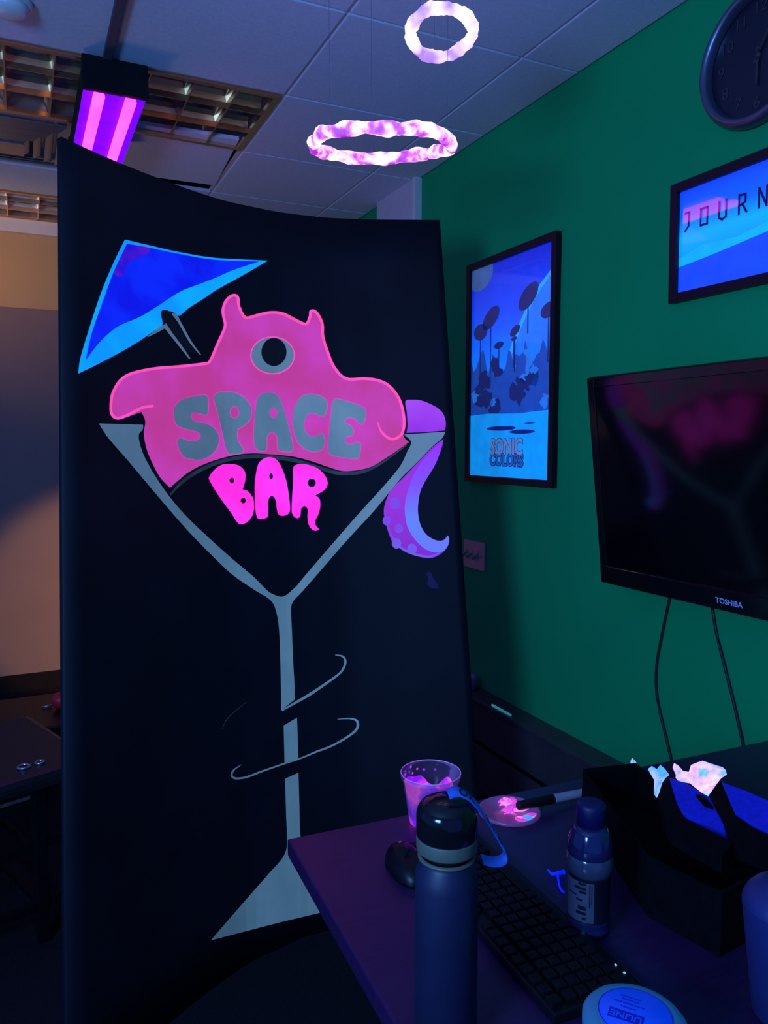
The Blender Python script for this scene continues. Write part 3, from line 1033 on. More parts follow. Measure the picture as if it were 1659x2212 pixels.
# tentacle
paint('tentacle', [T(A3, [(78, 132), (150, 116), (250, 126), (370, 175), (450, 230), (490, 290), (506, 360), (500, 442, 'c'), (280, 460), (88, 468, 'c'), (100, 400), (92, 250)])], M_pur, 0.2)
tent = T(A3, [(482, 532, 'c'), (470, 600), (430, 720), (380, 830), (300, 960), (240, 1080), (216, 1200), (212, 1320), (240, 1450), (300, 1545), (380, 1598), (440, 1612), (490, 1600), (525, 1556, 'c'), (541, 1580), (536, 1650), (500, 1710), (440, 1762), (350, 1796), (240, 1785), (120, 1750), (0, 1682)]) + \
    [(848, 1172), (836, 1141), (829, 1105), (836, 1075), (850, 1052), (868, 1035), (901, 1001), (937, 964)]
paint('tentacle', [tent], M_pur, 0.2)
band = T(A3, [(470, 555, 'c'), (462, 610), (428, 720), (378, 830), (298, 960), (238, 1080), (214, 1200), (210, 1320), (238, 1450), (298, 1548), (380, 1602), (440, 1616), (490, 1603), (525, 1560, 'c'), (539, 1580), (532, 1650), (490, 1715), (440, 1735), (380, 1735), (310, 1712), (230, 1655), (150, 1560), (95, 1450), (73, 1320), (76, 1200), (105, 1080), (150, 950), (205, 850), (300, 720), (400, 620)])
paint('tentacle_band', [band], M_band, 1)
for x, y, r in ((1412, 1187, 22), (1377, 1259, 18), (1428, 1291, 18), (1418, 1354, 20), (1483, 1378, 20)):
    paint('sucker', [[Vector(A4(*p)) for p in ellipse(x, y, r, r*1.12, 18)]], M_suck, 1.2, smooth=False)
paint_line('tentacle_edge', T(A4, [(1366, 1208), (1380, 1275), (1402, 1330), (1440, 1375), (1500, 1402), (1560, 1410), (1600, 1394)]), [2, 3.5, 4, 5, 5, 5, 2], M_suck, 1.1)
# lettering
Lt = {
 'S': ([(90, 210), (150, 150), (230, 128), (290, 118), (335, 120), (350, 145), (352, 200), (350, 250), (335, 272), (290, 265), (245, 255), (220, 268), (224, 292), (245, 315), (300, 325), (360, 345), (410, 385), (435, 440), (425, 505), (390, 562), (330, 602), (270, 615), (200, 605), (160, 590), (130, 540), (112, 490), (113, 457), (140, 445), (180, 460), (230, 468), (275, 455), (290, 430), (270, 405), (220, 390), (160, 375), (110, 350), (90, 310), (85, 260)], []),
 'P': ([(390, 130), (420, 100), (480, 90), (560, 100), (630, 140), (670, 190), (682, 250), (670, 310), (630, 350), (582, 380), (572, 420), (580, 470), (610, 515), (620, 545), (600, 565), (540, 572), (500, 562), (480, 520), (460, 430), (430, 300), (402, 190)], [(550, 250, 33, 42)]),
 'A': ([(720, 150), (750, 112), (800, 98), (860, 106), (900, 150), (930, 230), (960, 330), (985, 430), (998, 510), (995, 545), (970, 555), (910, 550), (880, 535), (875, 480), (870, 430), (845, 405), (815, 415), (800, 450), (800, 500), (795, 540), (765, 550), (722, 538), (700, 500), (695, 420), (702, 300)], [(848, 255, 28, 37)]),
 'C': ([(1130, 108), (1200, 120), (1255, 160), (1262, 220), (1245, 270), (1220, 287), (1190, 275), (1150, 262), (1115, 270), (1090, 310), (1085, 360), (1100, 405), (1130, 430), (1170, 430), (1200, 412), (1225, 415), (1240, 450), (1240, 500), (1215, 540), (1160, 555), (1100, 540), (1040, 490), (1005, 410), (992, 330), (1000, 230), (1030, 160), (1075, 120)], []),
 'E': ([(1310, 148), (1380, 155), (1480, 185), (1545, 220), (1558, 260), (1545, 320), (1530, 345), (1500, 335), (1470, 305), (1430, 295), (1400, 312), (1406, 335), (1440, 350), (1462, 385), (1460, 420), (1440, 435), (1405, 442), (1400, 470), (1420, 490), (1450, 488), (1490, 475), (1515, 490), (1515, 540), (1505, 595), (1485, 608), (1400, 600), (1310, 585), (1268, 560), (1262, 500), (1275, 350), (1290, 220)], []),
}
Lb = {
 'B': ([(355, 745), (400, 685), (460, 648), (530, 645), (590, 660), (630, 705), (632, 770), (612, 838, 'c'), (650, 850), (690, 900), (700, 960), (690, 1030), (650, 1085), (600, 1105), (570, 1087), (520, 1010), (460, 930), (400, 840), (365, 780)], [(530, 770, 18, 20), (617, 923, 20, 21)]),
 'A': ([(730, 650), (770, 605), (820, 592), (870, 610), (910, 670), (945, 770), (965, 880), (975, 980), (965, 1020), (920, 1040), (885, 1025), (872, 980), (865, 920), (835, 888), (808, 920), (808, 990), (805, 1045), (770, 1060), (730, 1060), (712, 1010), (705, 900), (706, 780)], [(830, 738, 14, 22)]),
 'R': ([(1000, 670), (1030, 648), (1100, 648), (1180, 675), (1240, 730), (1262, 790), (1240, 840), (1168, 884, 'c'), (1200, 910), (1205, 970), (1190, 1030), (1170, 1070), (1170, 1110), (1194, 1140), (1170, 1153), (1140, 1140), (1115, 1100), (1108, 1040), (1110, 990), (1085, 965), (1060, 985), (1055, 1030), (1040, 1055), (1010, 1050), (988, 1010), (990, 900), (998, 780)], [(1140, 788, 31, 32)]),
}
M_ltedge = fl('letter_edge', (225, 75, 190), 0.8)
for dct, m_, lay in ((Lt, M_grey, 1.6), (Lb, M_bar_, 1.6)):
    for ch, (outer, holes) in dct.items():
        lp = [catmull(T(A6, outer))] + [[Vector(A6(*q)) for q in ellipse(*h, 18)] for h in holes]
        v, f = fill2d(lp, 16)
        mesh_obj('letter', [on_board(q[0], q[1], 0.0008+0.0007*lay) for q in v], f, m_, board)
        if dct is Lt:
            for l_ in lp:
                paint_line('letter_outline', [(q[0], q[1]) for q in l_[::2]]+[(l_[0][0], l_[0][1])], 1.6, M_ltedge, lay+0.5, k=2)
M_smudge = mat('violet_smudge', (0.03, 0.01, 0.10), 0.7)
paint('smudge', [T(A3, [(300, 1960), (340, 1945), (370, 2000), (430, 2110), (380, 2120), (310, 2080), (320, 2010)])], M_smudge, 0.2)

# ------------------------------------------------------------------ hanging tissue rings
def tissue_ring(label, px, py, D, R, r, tilt_deg, spin, seed, m, squash=1.0):
    c = Pd(px, py, D)
    t = thing('tissue_ring', label, 'hanging ring', c, 'hanging tissue rings')
    NS, NR = 160, 14
    V, Fc = [], []
    ax = c2w(1, 0)
    ay = c2w(0, 1)
    tl = math.radians(tilt_deg)
    e2 = ay*math.cos(tl)+Vector((0, 0, 1))*math.sin(tl)
    e3 = ax.cross(e2)
    for i in range(NS):
        a = 2*math.pi*i/NS
        rad = ax*math.cos(a)+e2*math.sin(a)
        wob = 1+0.05*noise.noise(Vector((math.cos(a)*1.3, math.sin(a)*1.3, seed)))
        cc = c+(ax*math.cos(a)+e2*math.sin(a)*squash)*R*wob+e3*(0.012*noise.noise(Vector((math.cos(a)*1.5, math.sin(a)*1.5, seed+9))))
        for k in range(NR):
            b = 2*math.pi*k/NR
            tw = b+a*spin
            rr = r*(0.72+0.28*abs(math.sin(tw))+0.22*noise.noise(Vector((math.cos(a)*7, math.sin(a)*7, math.sin(b)*1.5+seed))))
            V.append(cc+rad*(rr*math.cos(b))+e3*(rr*math.sin(b)))
    for i in range(NS):
        for k in range(NR):
            i2, k2 = (i+1) % NS, (k+1) % NR
            Fc.append([i*NR+k, i*NR+k2, i2*NR+k2, i2*NR+k])
    mesh_obj('tissue_rope', V, Fc, m, t, True)
    for a in (math.pi*0.55, math.pi*1.25, math.pi*1.9):
        q = c+(ax*math.cos(a)+e2*math.sin(a)*squash)*R
        tube('thread', [q, (q.x, q.y, CZ)], 0.0005, M_thread, t, 5)
    return t


M_thread = mat('clear_thread', (0.10, 0.10, 0.22), 0.4)
M_tis1 = mat('tissue_white_glow', (0.5, 0.4, 0.6), 0.9, emit=(0.42, 0.16, 0.85), es=1.0, emit2=[(1.0, 0.75, 1.0), (1.3, 1.2, 1.5), (0.35, 0.75, 1.0)], escale=11, lo=0.36, hi=0.72)
M_tis2 = mat('tissue_pink_glow', (0.5, 0.3, 0.6), 0.9, emit=(0.42, 0.005, 0.55), es=1.0, emit2=[(0.80, 0.12, 0.85), (1.2, 0.75, 1.3), (1.4, 1.1, 1.5)], escale=24, lo=0.36, hi=0.60)
tissue_ring('small white glowing twisted tissue ring hanging nearest the ceiling', 953, 70, 1.9, 0.074, 0.0150, -14, 3, 1.7, M_tis1)
tissue_ring('wide pink glowing twisted tissue ring hanging left of the wall corner', 823, 312, 2.0, 0.170, 0.0175, 9, 6, 4.2, M_tis2)

# ------------------------------------------------------------------ desk
DA = math.radians(-2.4)
d0 = Pz(620, 1812, DZ)
ux, uy = Vector((math.cos(DA), math.sin(DA), 0)), Vector((-math.sin(DA), math.cos(DA), 0))


def desk_pt(u, v, z=DZ):
    p = d0+ux*u-uy*v
    return Vector((p.x, p.y, z))


MD = Matrix(((ux.x, -uy.x, 0, d0.x), (ux.y, -uy.y, 0, d0.y), (0, 0, 1, 0), (0, 0, 0, 1)))
t = thing('desk', 'dark wooden desk in the foreground with its corner against the sign', 'desk', (desk_pt(0.6, 0.4).x, desk_pt(0.6, 0.4).y, 0))
DU, DV = 1.25, 0.95
box('desk_top', (0, 0, DZ-0.032), (DU, DV, DZ), M_desk, t, 0.004, MD)
for u_ in (0.20, DU-0.055):
    box('side_panel', (u_, 0.12, 0.0), (u_+0.025, DV-0.05, DZ-0.032), M_blackmatte, t, 0.002, MD)
box('modesty_panel', (0.225, 0.14, 0.25), (DU-0.055, 0.158, DZ-0.032), M_blackmatte, t, 0, MD)

DT = DZ+0.0005


def dk(px, py, z=DT):
    return Pz(px, py, z)


# plastic cup of neon paint
c = dk(930, 1776)
c.z = DT
t = thing('plastic_cup', 'clear plastic cup smeared with glowing pink and violet paint', 'cup', c)
M_cupsh = bpy.data.materials.new('clear_plastic')
M_cupsh.use_nodes = True
nt = M_cupsh.node_tree
bs = nt.nodes['Principled BSDF']
bs.inputs['Base Color'].default_value = (0.35, 0.25, 0.5, 1)
bs.inputs['Roughness'].default_value = 0.12
tr = nt.nodes.new('ShaderNodeBsdfTransparent')
mx = nt.nodes.new('ShaderNodeMixShader')
fr = nt.nodes.new('ShaderNodeFresnel')
fr.inputs['IOR'].default_value = 1.6
ma = nt.nodes.new('ShaderNodeMath')
ma.operation = 'MULTIPLY_ADD'
ma.inputs[1].default_value = 0.55
ma.inputs[2].default_value = 0.03
nt.links.new(fr.outputs[0], ma.inputs[0])
nt.links.new(ma.outputs[0], mx.inputs[0])
nt.links.new(tr.outputs[0], mx.inputs[1])
nt.links.new(bs.outputs[0], mx.inputs[2])
nt.links.new(mx.outputs[0], nt.nodes['Material Output'].inputs['Surface'])
M_film = mat('neon_paint_film', (0.3, 0.05, 0.3), 0.4, emit=(0.16, 0.0, 0.85), es=0.95, emit2=[(0.45, 0.03, 0.85), (0.90, 0.10, 0.55), (0.80, 0.05, 0.70)], escale=17, lo=0.40, hi=0.60)
CR0, CR1, CH = 0.040, 0.056, 0.098
lathe('shell', [(0.001, 0.0), (CR0-0.002, 0.0), (CR0, 0.003), (CR1-0.003, CH-0.012), (CR1, CH-0.010), (CR1+0.001, CH-0.001), (CR1-0.0005, CH), (CR1-0.0015, CH-0.003), (CR1-0.0045, CH-0.013), (CR0-0.0012, 0.004), (0.001, 0.0015)], c, M_cupsh, t, 48, cap=False)
tube('rolled_rim', [c+Vector(((CR1)*math.cos(a), (CR1)*math.sin(a), CH)) for a in [2*math.pi*i/48 for i in range(48)]], 0.0009, mat('rim_plastic', (0.5, 0.4, 0.7), 0.3, emit=(0.22, 0.06, 0.40), es=0.5), t, 6, True)
V, Fc = [], []
NA = 48
for j in range(9):
    for i in range(NA):
        a = 2*math.pi*i/NA
        hgt = 0.070+0.022*noise.noise(Vector((math.cos(a)*1.6, math.sin(a)*1.6, 2.3)))-0.012*math.cos(a-0.6)
        z = 0.003+hgt*j/8
        r_ = CR0-0.0016+(CR1-CR0-0.002)*z/CH
        V.append(c+Vector((r_*math.cos(a), r_*math.sin(a), z)))
for j in range(8):
    for i in range(NA):
        Fc.append([j*NA+i, j*NA+(i+1) % NA, (j+1)*NA+(i+1) % NA, (j+1)*NA+i])
Fc.append(list(range(NA)))
mesh_obj('paint_film', V, Fc, M_film, t, True)
for k in range(9):
    a = rnd.uniform(0.6, 2.6)
    z = rnd.uniform(0.078, 0.094)
    r_ = CR0-0.0014+(CR1-CR0-0.002)*z/CH
    q = c+Vector((r_*math.cos(a), r_*math.sin(a), z))
    V, Fc = lathe_geo([(0.0005, -0.0012), (rnd.uniform(0.0015, 0.004), 0), (0.0005, 0.0012)], (0, 0, 0), 7)
    Mq = frame_M(q, (-math.sin(a), math.cos(a), 0), (0, 0, 1))
    mesh_obj('paint_splash', [Mq @ v for v in V], Fc, M_film, t)

# deli lid with paint
c = dk(1100, 1754)
c.z = DT
t = thing('paint_palette', 'round clear lid used as a palette for pink paint beside the cup', 'palette', c)
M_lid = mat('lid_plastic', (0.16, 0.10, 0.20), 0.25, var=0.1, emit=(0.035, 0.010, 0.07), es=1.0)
lathe('disc', [(0.001, 0.0015), (0.052, 0.0015), (0.053, 0.005), (0.057, 0.006), (0.0595, 0.005), (0.060, 0.0), (0.058, 0.0), (0.056, 0.003), (0.054, 0.0), (0.001, 0.0)], c, M_lid, t, 44, cap=False)
M_dab = mat('pink_paint_dab', (0.5, 0.1, 0.3), 0.35, emit=(0.85, 0.06, 0.50), es=0.9, emit2=[(0.45, 0.02, 0.75), (1.0, 0.25, 0.75)], escale=60, lo=0.4, hi=0.6)
M_dabb = mat('blue_paint_dab', (0.1, 0.3, 0.5), 0.35, emit=(0.05, 0.42, 1.0), es=0.9)
gx, gy = c2w(1, 0), c2w(0, 1)
for k in range(13):
    a0_ = rnd.uniform(-0.018, 0.012)
    b0_ = rnd.uniform(-0.016, 0.036)
    ln = rnd.uniform(0.020, 0.042)
    pts = [c+gx*(a0_+0.012+ln*(s-0.5))+gy*(b0_+0.012*math.sin(s*2+k))+Vector((0, 0, 0.004+0.003*math.sin(s*3))) for s in [i/5 for i in range(6)]]
    tube('paint_dab', pts, [0.0006, 0.003, 0.0045, 0.004, 0.003, 0.0006], M_dab, t, 7)
for k, (aa, bb_, m_) in enumerate(((0.018, -0.030, M_dab), (0.032, -0.026, M_dabb), (0.042, -0.018, M_dab))):
    V, Fc = lathe_geo([(0.0005, 0.004), (0.006, 0.0035), (0.011, 0.002), (0.0125, 0.0015)], c+gx*aa+gy*bb_, 14)
    mesh_obj('paint_dab', V, Fc, m_, t, True)

# marker resting across the lid
m0, m1 = Pz(1118, 1741, DZ+0.022), Pz(1262, 1712, DZ+0.016)
t = thing('marker_pen', 'thick marker with black cap and pale barrel lying behind the lid', 'marker', Vector((m0.x, m0.y, DT)))
dv = (m1-m0)
ln = dv.length
dv.normalize()
tube('cap', [m0, m0+dv*0.003, m0+dv*ln*0.50, m0+dv*(ln*0.52)], [0.0065, 0.0085, 0.0095, 0.0093], M_black, t, 16)
tube('barrel', [m0+dv*(ln*0.52), m0+dv*(ln*0.54), m1, m1+dv*0.03], [0.0088, 0.0088, 0.0082, 0.0078], mat('marker_barrel', (0.32, 0.26, 0.34), 0.5), t, 16)

# tall water bottle in front
c = dk(962, 2238)
c.z = DT
BD = 0.0375
t = thing('water_bottle', 'tall frosted dark blue water bottle with black lid and printed strap', 'bottle', c)
ztop = Pd(962, 1722, (c.x*math.sin(YAW)+c.y*math.cos(YAW))).z
hb = ztop-DT
M_wb = mat('frosted_blue', (0.010, 0.012, 0.045), 0.5, var=0.1, scale=10)
M_band_ = mat('grey_band', (0.10, 0.11, 0.08), 0.5)
zl = hb-0.073
lathe('body', [(0.001, 0), (BD-0.003, 0), (BD, 0.004), (BD, zl-0.030), (BD-0.001, zl-0.018), (BD-0.006, zl-0.006), (BD-0.008, zl), (0.001, zl)], c, M_wb, t, 48, cap=False)
lathe('neck_ring', [(BD-0.008, zl), (BD-0.0035, zl+0.001), (BD-0.0032, zl+0.003), (BD-0.007, zl+0.004)], c, M_band_, t, 48, cap=False)
lathe('neck', [(BD-0.008, zl+0.004), (BD-0.008, zl+0.011)], c, M_blackgloss, t, 48)
lathe('lid_band', [(BD-0.008, zl+0.011), (BD-0.002, zl+0.0112), (BD-0.0015, zl+0.013), (BD-0.0015, zl+0.026), (BD-0.002, zl+0.0275)], c, M_band_, t, 48)
lathe('lid', [(BD-0.002, zl+0.0276), (BD-0.0012, zl+0.030), (BD-0.0015, zl+0.054), (BD-0.003, zl+0.060), (BD-0.007, zl+0.0655), (BD-0.014, zl+0.0695), (BD-0.025, zl+0.072), (0.001, hb)], c, M_blackgloss, t, 48)
# strap: ribbon loop from the top of the lid hanging down on the right
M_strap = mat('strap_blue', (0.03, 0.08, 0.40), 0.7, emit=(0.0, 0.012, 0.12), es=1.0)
M_strapink = mat('strap_ink', (0.01, 0.012, 0.04), 0.6)
Dc = c.x*math.sin(YAW)+c.y*math.cos(YAW)
sp = [Pd(x, y, Dc+dd) for x, y, dd in ((968, 1716, -0.012), (985, 1710, -0.010), (1008, 1718, -0.008), (1032, 1742, 0.0), (1050, 1768, 0.012), (1072, 1805, 0.02), (1090, 1838, 0.022), (1088, 1856, 0.02), (1066, 1862, 0.016), (1042, 1856, 0.012))]


def c3(P, k=6):
    out = []
    for i in range(len(P)-1):
        p0, p1, p2, p3 = P[max(0, i-1)], P[i], P[i+1], P[min(len(P)-1, i+2)]
        for q in range(k):
            s = q/k
            out.append(0.5*((2*p1)+(p2-p0)*s+(2*p0-5*p1+4*p2-p3)*s*s+(3*p1-p0-3*p2+p3)*s**3))
    out.append(P[-1])
    return out


sp = c3(sp)
sw = (gy*0.8-gx*0.25+Vector((0, 0, 0.55))).normalized()*0.0068
V, Fc = [], []
for i, p in enumerate(sp):
    tg = (sp[min(len(sp)-1, i+1)]-sp[max(0, i-1)]).normalized()
    nn = tg.cross(sw).normalized()*0.0008
    V += [p-sw-nn, p+sw-nn, p+sw+nn, p-sw+nn]
for i in range(len(sp)-1):
    for k in range(4):
        Fc.append([i*4+k, i*4+(k+1) % 4, (i+1)*4+(k+1) % 4, (i+1)*4+k])
Fc += [[0, 1, 2, 3], [len(V)-4+k for k in range(4)]]
strap = mesh_obj('strap', V, Fc, M_strap, t, True)
for idx, ch in ((10, 'O'), (14, 'X'), (25, 'K'), (28, 'I'), (32, 'O'), (36, 'C')):
    p = sp[idx]
    tg = (sp[idx+1]-sp[idx-1]).normalized()
    up = (sw-tg*sw.dot(tg)).normalized()
    nrm = tg.cross(up)
    s_ = 1 if nrm.dot(CAM-p) > 0 else -1
    for side in ((1,) if s_ > 0 else (-1,)):
        right = tg if side > 0 else -tg
        V, Fc = text_geo(ch, 0.0145, frame_M(p+nrm*side*0.0012, right, up), 0.0002, 0.0006)
        mesh_obj('strap_letter', V, Fc, M_strapink, strap)

# sports drink bottle with label
c = dk(1270, 2006)
c.z = DT
t = thing('drink_bottle', 'small translucent drink bottle with blue cap and printed label', 'bottle', c)
Dg = c.x*math.sin(YAW)+c.y*math.cos(YAW)
hg = Pd(1272, 1732, Dg).z-DT
R_ = 0.0325
M_pet = mat('tinted_pet', (0.02, 0.02, 0.09), 0.12, var=0.1, scale=20, spec=0.8)
M_liq = mat('pale_drink', (0.055, 0.065, 0.11), 0.15, var=0.05, spec=0.8)
M_cap = mat('blue_cap', (0.003, 0.004, 0.07), 0.5)
M_label = mat('label_paper', (0.09, 0.09, 0.14), 0.55, var=0.1, scale=60)
M_labeld = mat('label_dark', (0.004, 0.004, 0.015), 0.5)
zs = hg*0.47
lathe('base', [(0.001, 0.002), (0.022, 0.0), (R_-0.003, 0.004), (R_-0.001, 0.012), (R_-0.004, 0.016), (R_-0.001, 0.020), (R_-0.002, 0.024)], c, M_pet, t, 44, cap=False)
lathe('label_sleeve', [(R_-0.002, 0.024), (R_-0.0025, 0.026), (R_-0.0025, zs-0.004), (R_-0.002, zs)], c, M_labeld, t, 44, cap=False)
lathe('bulge', [(R_-0.002, zs), (R_+0.001, zs+0.004), (R_+0.002, zs+0.014), (R_+0.0005, zs+0.024), (R_-0.001, zs+0.027)], c, M_liq, t, 44, cap=False)
lathe('shoulder', [(R_-0.001, zs+0.027), (R_+0.0005, zs+0.031), (R_-0.001, zs+0.046), (R_-0.006, zs+0.060), (R_-0.0125, zs+0.072), (0.018, hg-0.034)], c, M_pet, t, 44, cap=False)
lathe('cap', [(0.018, hg-0.034), (0.0208, hg-0.033), (0.0208, hg-0.005), (0.019, hg-0.001), (0.016, hg), (0.001, hg)], c, M_cap, t, 44, cap=False)
# printed label panel facing the desk corner
va = math.atan2(-c.y, -c.x)
lathe('label_panel', [(R_-0.0021, 0.027), (R_-0.0021, zs-0.005)], c, M_label, t, 24, cap=False, a0=va-1.35, a1=va+0.25)
for k, (z0, z1, a0_, a1_) in enumerate(((0.082, 0.0855, -0.5, -0.12), (0.075, 0.079, -0.7, -0.12), (0.0695, 0.0735, -0.45, -0.12), (0.064, 0.066, -1.1, -0.6), (0.045, 0.051, -0.5, -0.12), (0.038, 0.0425, -0.6, -0.12), (0.031, 0.0345, -0.3, -0.12), (0.058, 0.061, -0.6, -0.3), (0.05, 0.085, 0.02, 0.07), (0.055, 0.083, 0.12, 0.16))):
    lathe('label_print', [(R_-0.0018, z0), (R_-0.0018, z1)], c, M_labeld, t, 8, cap=False, a0=va+a0_, a1=va+a1_)

# glowing blue clip left of the bottle
M_clip = mat('blue_glow_plastic', (0.02, 0.05, 0.6), 0.4, emit=(0.0, 0.01, 0.95), es=0.9)
cl = [dk(x, y, DT+dz) for x, y, dz in ((1184, 1879, 0.006), (1192, 1888, 0.006), (1205, 1886, 0.007), (1218, 1884, 0.006))]
t = thing('plastic_clip', 'small glowing blue plastic clip left of the drink bottle', 'clip', Vector((cl[1].x, cl[1].y, DT)))
tube('clip_wing', c3(cl, 4), [0.0018]*4+[0.0026]*4+[0.0034]*4+[0.0045], M_clip, t, 8)
cl2 = [dk(x, y, DT+dz) for x, y, dz in ((1204, 1886, 0.006), (1207, 1905, 0.005), (1211, 1921, 0.0035), (1219, 1928, 0.003))]
tube('clip_stem', c3(cl2, 4), 0.0017, M_clip, t, 8)

# keyboard, long side along the wall direction
M_key = mat('key_black', (0.003, 0.003, 0.005), 0.55, spec=0.22)
M_led = mat('keyboard_led', (0.1, 0.3, 0.8), 0.3, emit=(0.08, 0.45, 1.0), es=1.6)
ku, kv = 0.150, 0.02      # desk coords of the far left corner
KW, KL = 0.138, 0.44
KM = MD @ Matrix.Translation((0.178, 0.125, 0))
kc = KM @ Vector((KW/2, KL/2, DT))
t = thing('keyboard', 'black computer keyboard lying end on behind the water bottle', 'keyboard', kc)
V, Fc = box_geo((0, 0, DT), (KW, KL, DT+0.014), 0.004)
mesh_obj('base', [KM @ v for v in V], Fc, M_black, t)
kg = box_geo((-0.0078, -0.0078, 0), (0.0078, 0.0078, 0.0075), 0.0016)
kme = None
for r in range(6):
    for q in range(21):
        if (r == 0 and q in (1, 6, 11)) or (r == 5 and 4 <= q <= 9):
            continue
        p = KM @ Vector((0.0155+r*0.0192+(0.004 if r == 0 else 0)*-1, 0.018+q*0.0202, DT+0.0141))
        if kme is None:
            o = mesh_obj('key', [Matrix.Rotation(DA, 3, 'Z') @ v for v in kg[0]], kg[1], M_key, None)
            kme = o.data
            kz = o.location.z
            bpy.data.objects.remove(o)
        o = bpy.data.objects.new('key', kme)
        COL.objects.link(o)
        o.parent = t
        o.location = p-kc
V, Fc = box_geo((0.0155+5*0.0192-0.0078, 0.10, DT+0.0141), (0.0155+5*0.0192+0.0078, 0.21, DT+0.0216), 0.0016)
mesh_obj('space_key', [KM @ v for v in V], Fc, M_key, t)
for yy in (0.395, 0.412):
    V, Fc = box_geo((KW-0.009, yy-0.0013, DT+0.0135), (KW-0.0065, yy+0.0013, DT+0.0152))
    mesh_obj('indicator_light', [KM @ v for v in V], Fc, M_led, t)

# black phone left of the bottle
a = dk(846, 1838)
t = thing('computer_mouse', 'black computer mouse on the desk left of the water bottle', 'mouse', Vector((a.x+0.02, a.y-0.05, DT)))
V, Fc = [], []
NA, NB = 24, 10
mc = dk(880, 1880)
mc.z = DT
for j in range(NB+1):
    ph = math.pi/2*j/NB
    for i in range(NA):
        th = 2*math.pi*i/NA
        ex = 0.031*(abs(math.cos(th))**0.8)*(1 if math.cos(th) > 0 else -1)*math.cos(ph)**0.6
        ey = 0.056*(abs(math.sin(th))**0.8)*(1 if math.sin(th) > 0 else -1)*math.cos(ph)**0.6
        V.append(mc+ux*ex+uy*ey+Vector((0, 0, 0.032*math.sin(ph)*(1+0.15*math.sin(th)))))
for j in range(NB):
    for i in range(NA):
        Fc.append([j*NA+i, j*NA+(i+1) % NA, (j+1)*NA+(i+1) % NA, (j+1)*NA+i])
Fc.append(list(range(NA)))
t.location = mc
mesh_obj('shell', V, Fc, M_black, t, True)
V, Fc = lathe_geo([(0.004, -0.003), (0.007, -0.003), (0.007, 0.003), (0.004, 0.003), (0.004, -0.003)], (0, 0, 0), 16)
mesh_obj('scroll_wheel', [frame_M(mc+uy*0.03+Vector((0, 0, 0.0285)), uy, (0, 0, 1)) @ v for v in V], Fc, M_steel, t, True)

# round white jar, label upside down for the viewer
JT = DT+0.085
q1, q2, q3 = Pz(1345, 2117, JT), Pz(1259, 2185, JT), Pz(1487, 2205, JT)
# circle through three points
ax_, ay_, bx_, by_, cx_, cy_ = q1.x, q1.y, q2.x, q2.y, q3.x, q3.y
dd = 2*(ax_*(by_-cy_)+bx_*(cy_-ay_)+cx_*(ay_-by_))
jx = ((ax_**2+ay_**2)*(by_-cy_)+(bx_**2+by_**2)*(cy_-ay_)+(cx_**2+cy_**2)*(ay_-by_))/dd
jy = ((ax_**2+ay_**2)*(cx_-bx_)+(bx_**2+by_**2)*(ax_-cx_)+(cx_**2+cy_**2)*(bx_-ax_))/dd
jr = math.hypot(q1.x-jx, q1.y-jy)
print('jar', jx, jy, jr)
c = Vector((jx, jy, DT))
t = thing('tub', 'round pale tub with an oval blue label lid in the near foreground', 'tub', c)
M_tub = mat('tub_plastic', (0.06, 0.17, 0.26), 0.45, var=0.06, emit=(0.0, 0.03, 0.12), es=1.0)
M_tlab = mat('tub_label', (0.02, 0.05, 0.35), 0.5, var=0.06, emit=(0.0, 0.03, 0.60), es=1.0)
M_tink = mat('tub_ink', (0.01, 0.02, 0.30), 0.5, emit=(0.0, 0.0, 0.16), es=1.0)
lathe('body', [(0.001, 0.0), (jr-0.010, 0.0), (jr-0.006, 0.004), (jr-0.004, 0.066)], c, M_tub, t, 56, cap=False)
lathe('lid', [(jr-0.004, 0.066), (jr, 0.067), (jr, 0.079), (jr-0.004, 0.084), (jr-0.012, 0.0865), (jr-0.02, 0.0868), (0.001, 0.087)], c, M_tub, t, 56, cap=False)
rl = jr*0.70
lathe('label_disc', [(rl, 0.0868), (rl, 0.0877), (0.001, 0.0878)], c, M_tlab, t, 56, cap=False)
lathe('label_ring', [(rl-0.001, 0.0878), (rl-0.0004, 0.0882), (rl+0.0002, 0.0878)], c, M_tink, t, 56, cap=False)
# text frame: top of the label points to the viewer, turned a little
ja = math.atan2(-c.y, -c.x)+math.radians(-8)
up = Vector((math.cos(ja), math.sin(ja), 0))
rt = up.cross(Vector((0, 0, 1)))
JM = frame_M(c+Vector((0, 0, 0.0881)), rt, up)
bw, bh = 0.0185, 0.0075
sh = Vector((0.008, 0.010, 0))
V, Fc = box_geo((sh.x-bw, sh.y-bh, -0.0002), (sh.x+bw, sh.y+bh, 0.0002))
mesh_obj('brand_block', [JM @ v for v in V], Fc, M_tink, t)
V, Fc = text_geo('ULINE', 0.0125, JM @ Matrix.Translation((sh.x, sh.y, 0.0004)), 0.0001, 0.0002)
mesh_obj('brand_lettering', V, Fc, M_tlab, t)
for k, (w_, y_) in enumerate(((0.008, -0.004), (0.0165, -0.0105), (0.010, -0.0165), (0.011, -0.0215))):
    geo = []
    x_ = -w_
    while x_ < w_-0.001:
        l_ = rnd.uniform(0.0015, 0.004)
        geo.append(box_geo((sh.x+x_, y_-0.0011, 0), (sh.x+min(w_, x_+l_), y_+0.0011, 0.0002)))
        x_ += l_+0.0008
    V, Fc = join(geo)
    mesh_obj('label_small_print', [JM @ v for v in V], Fc, M_tink, t)

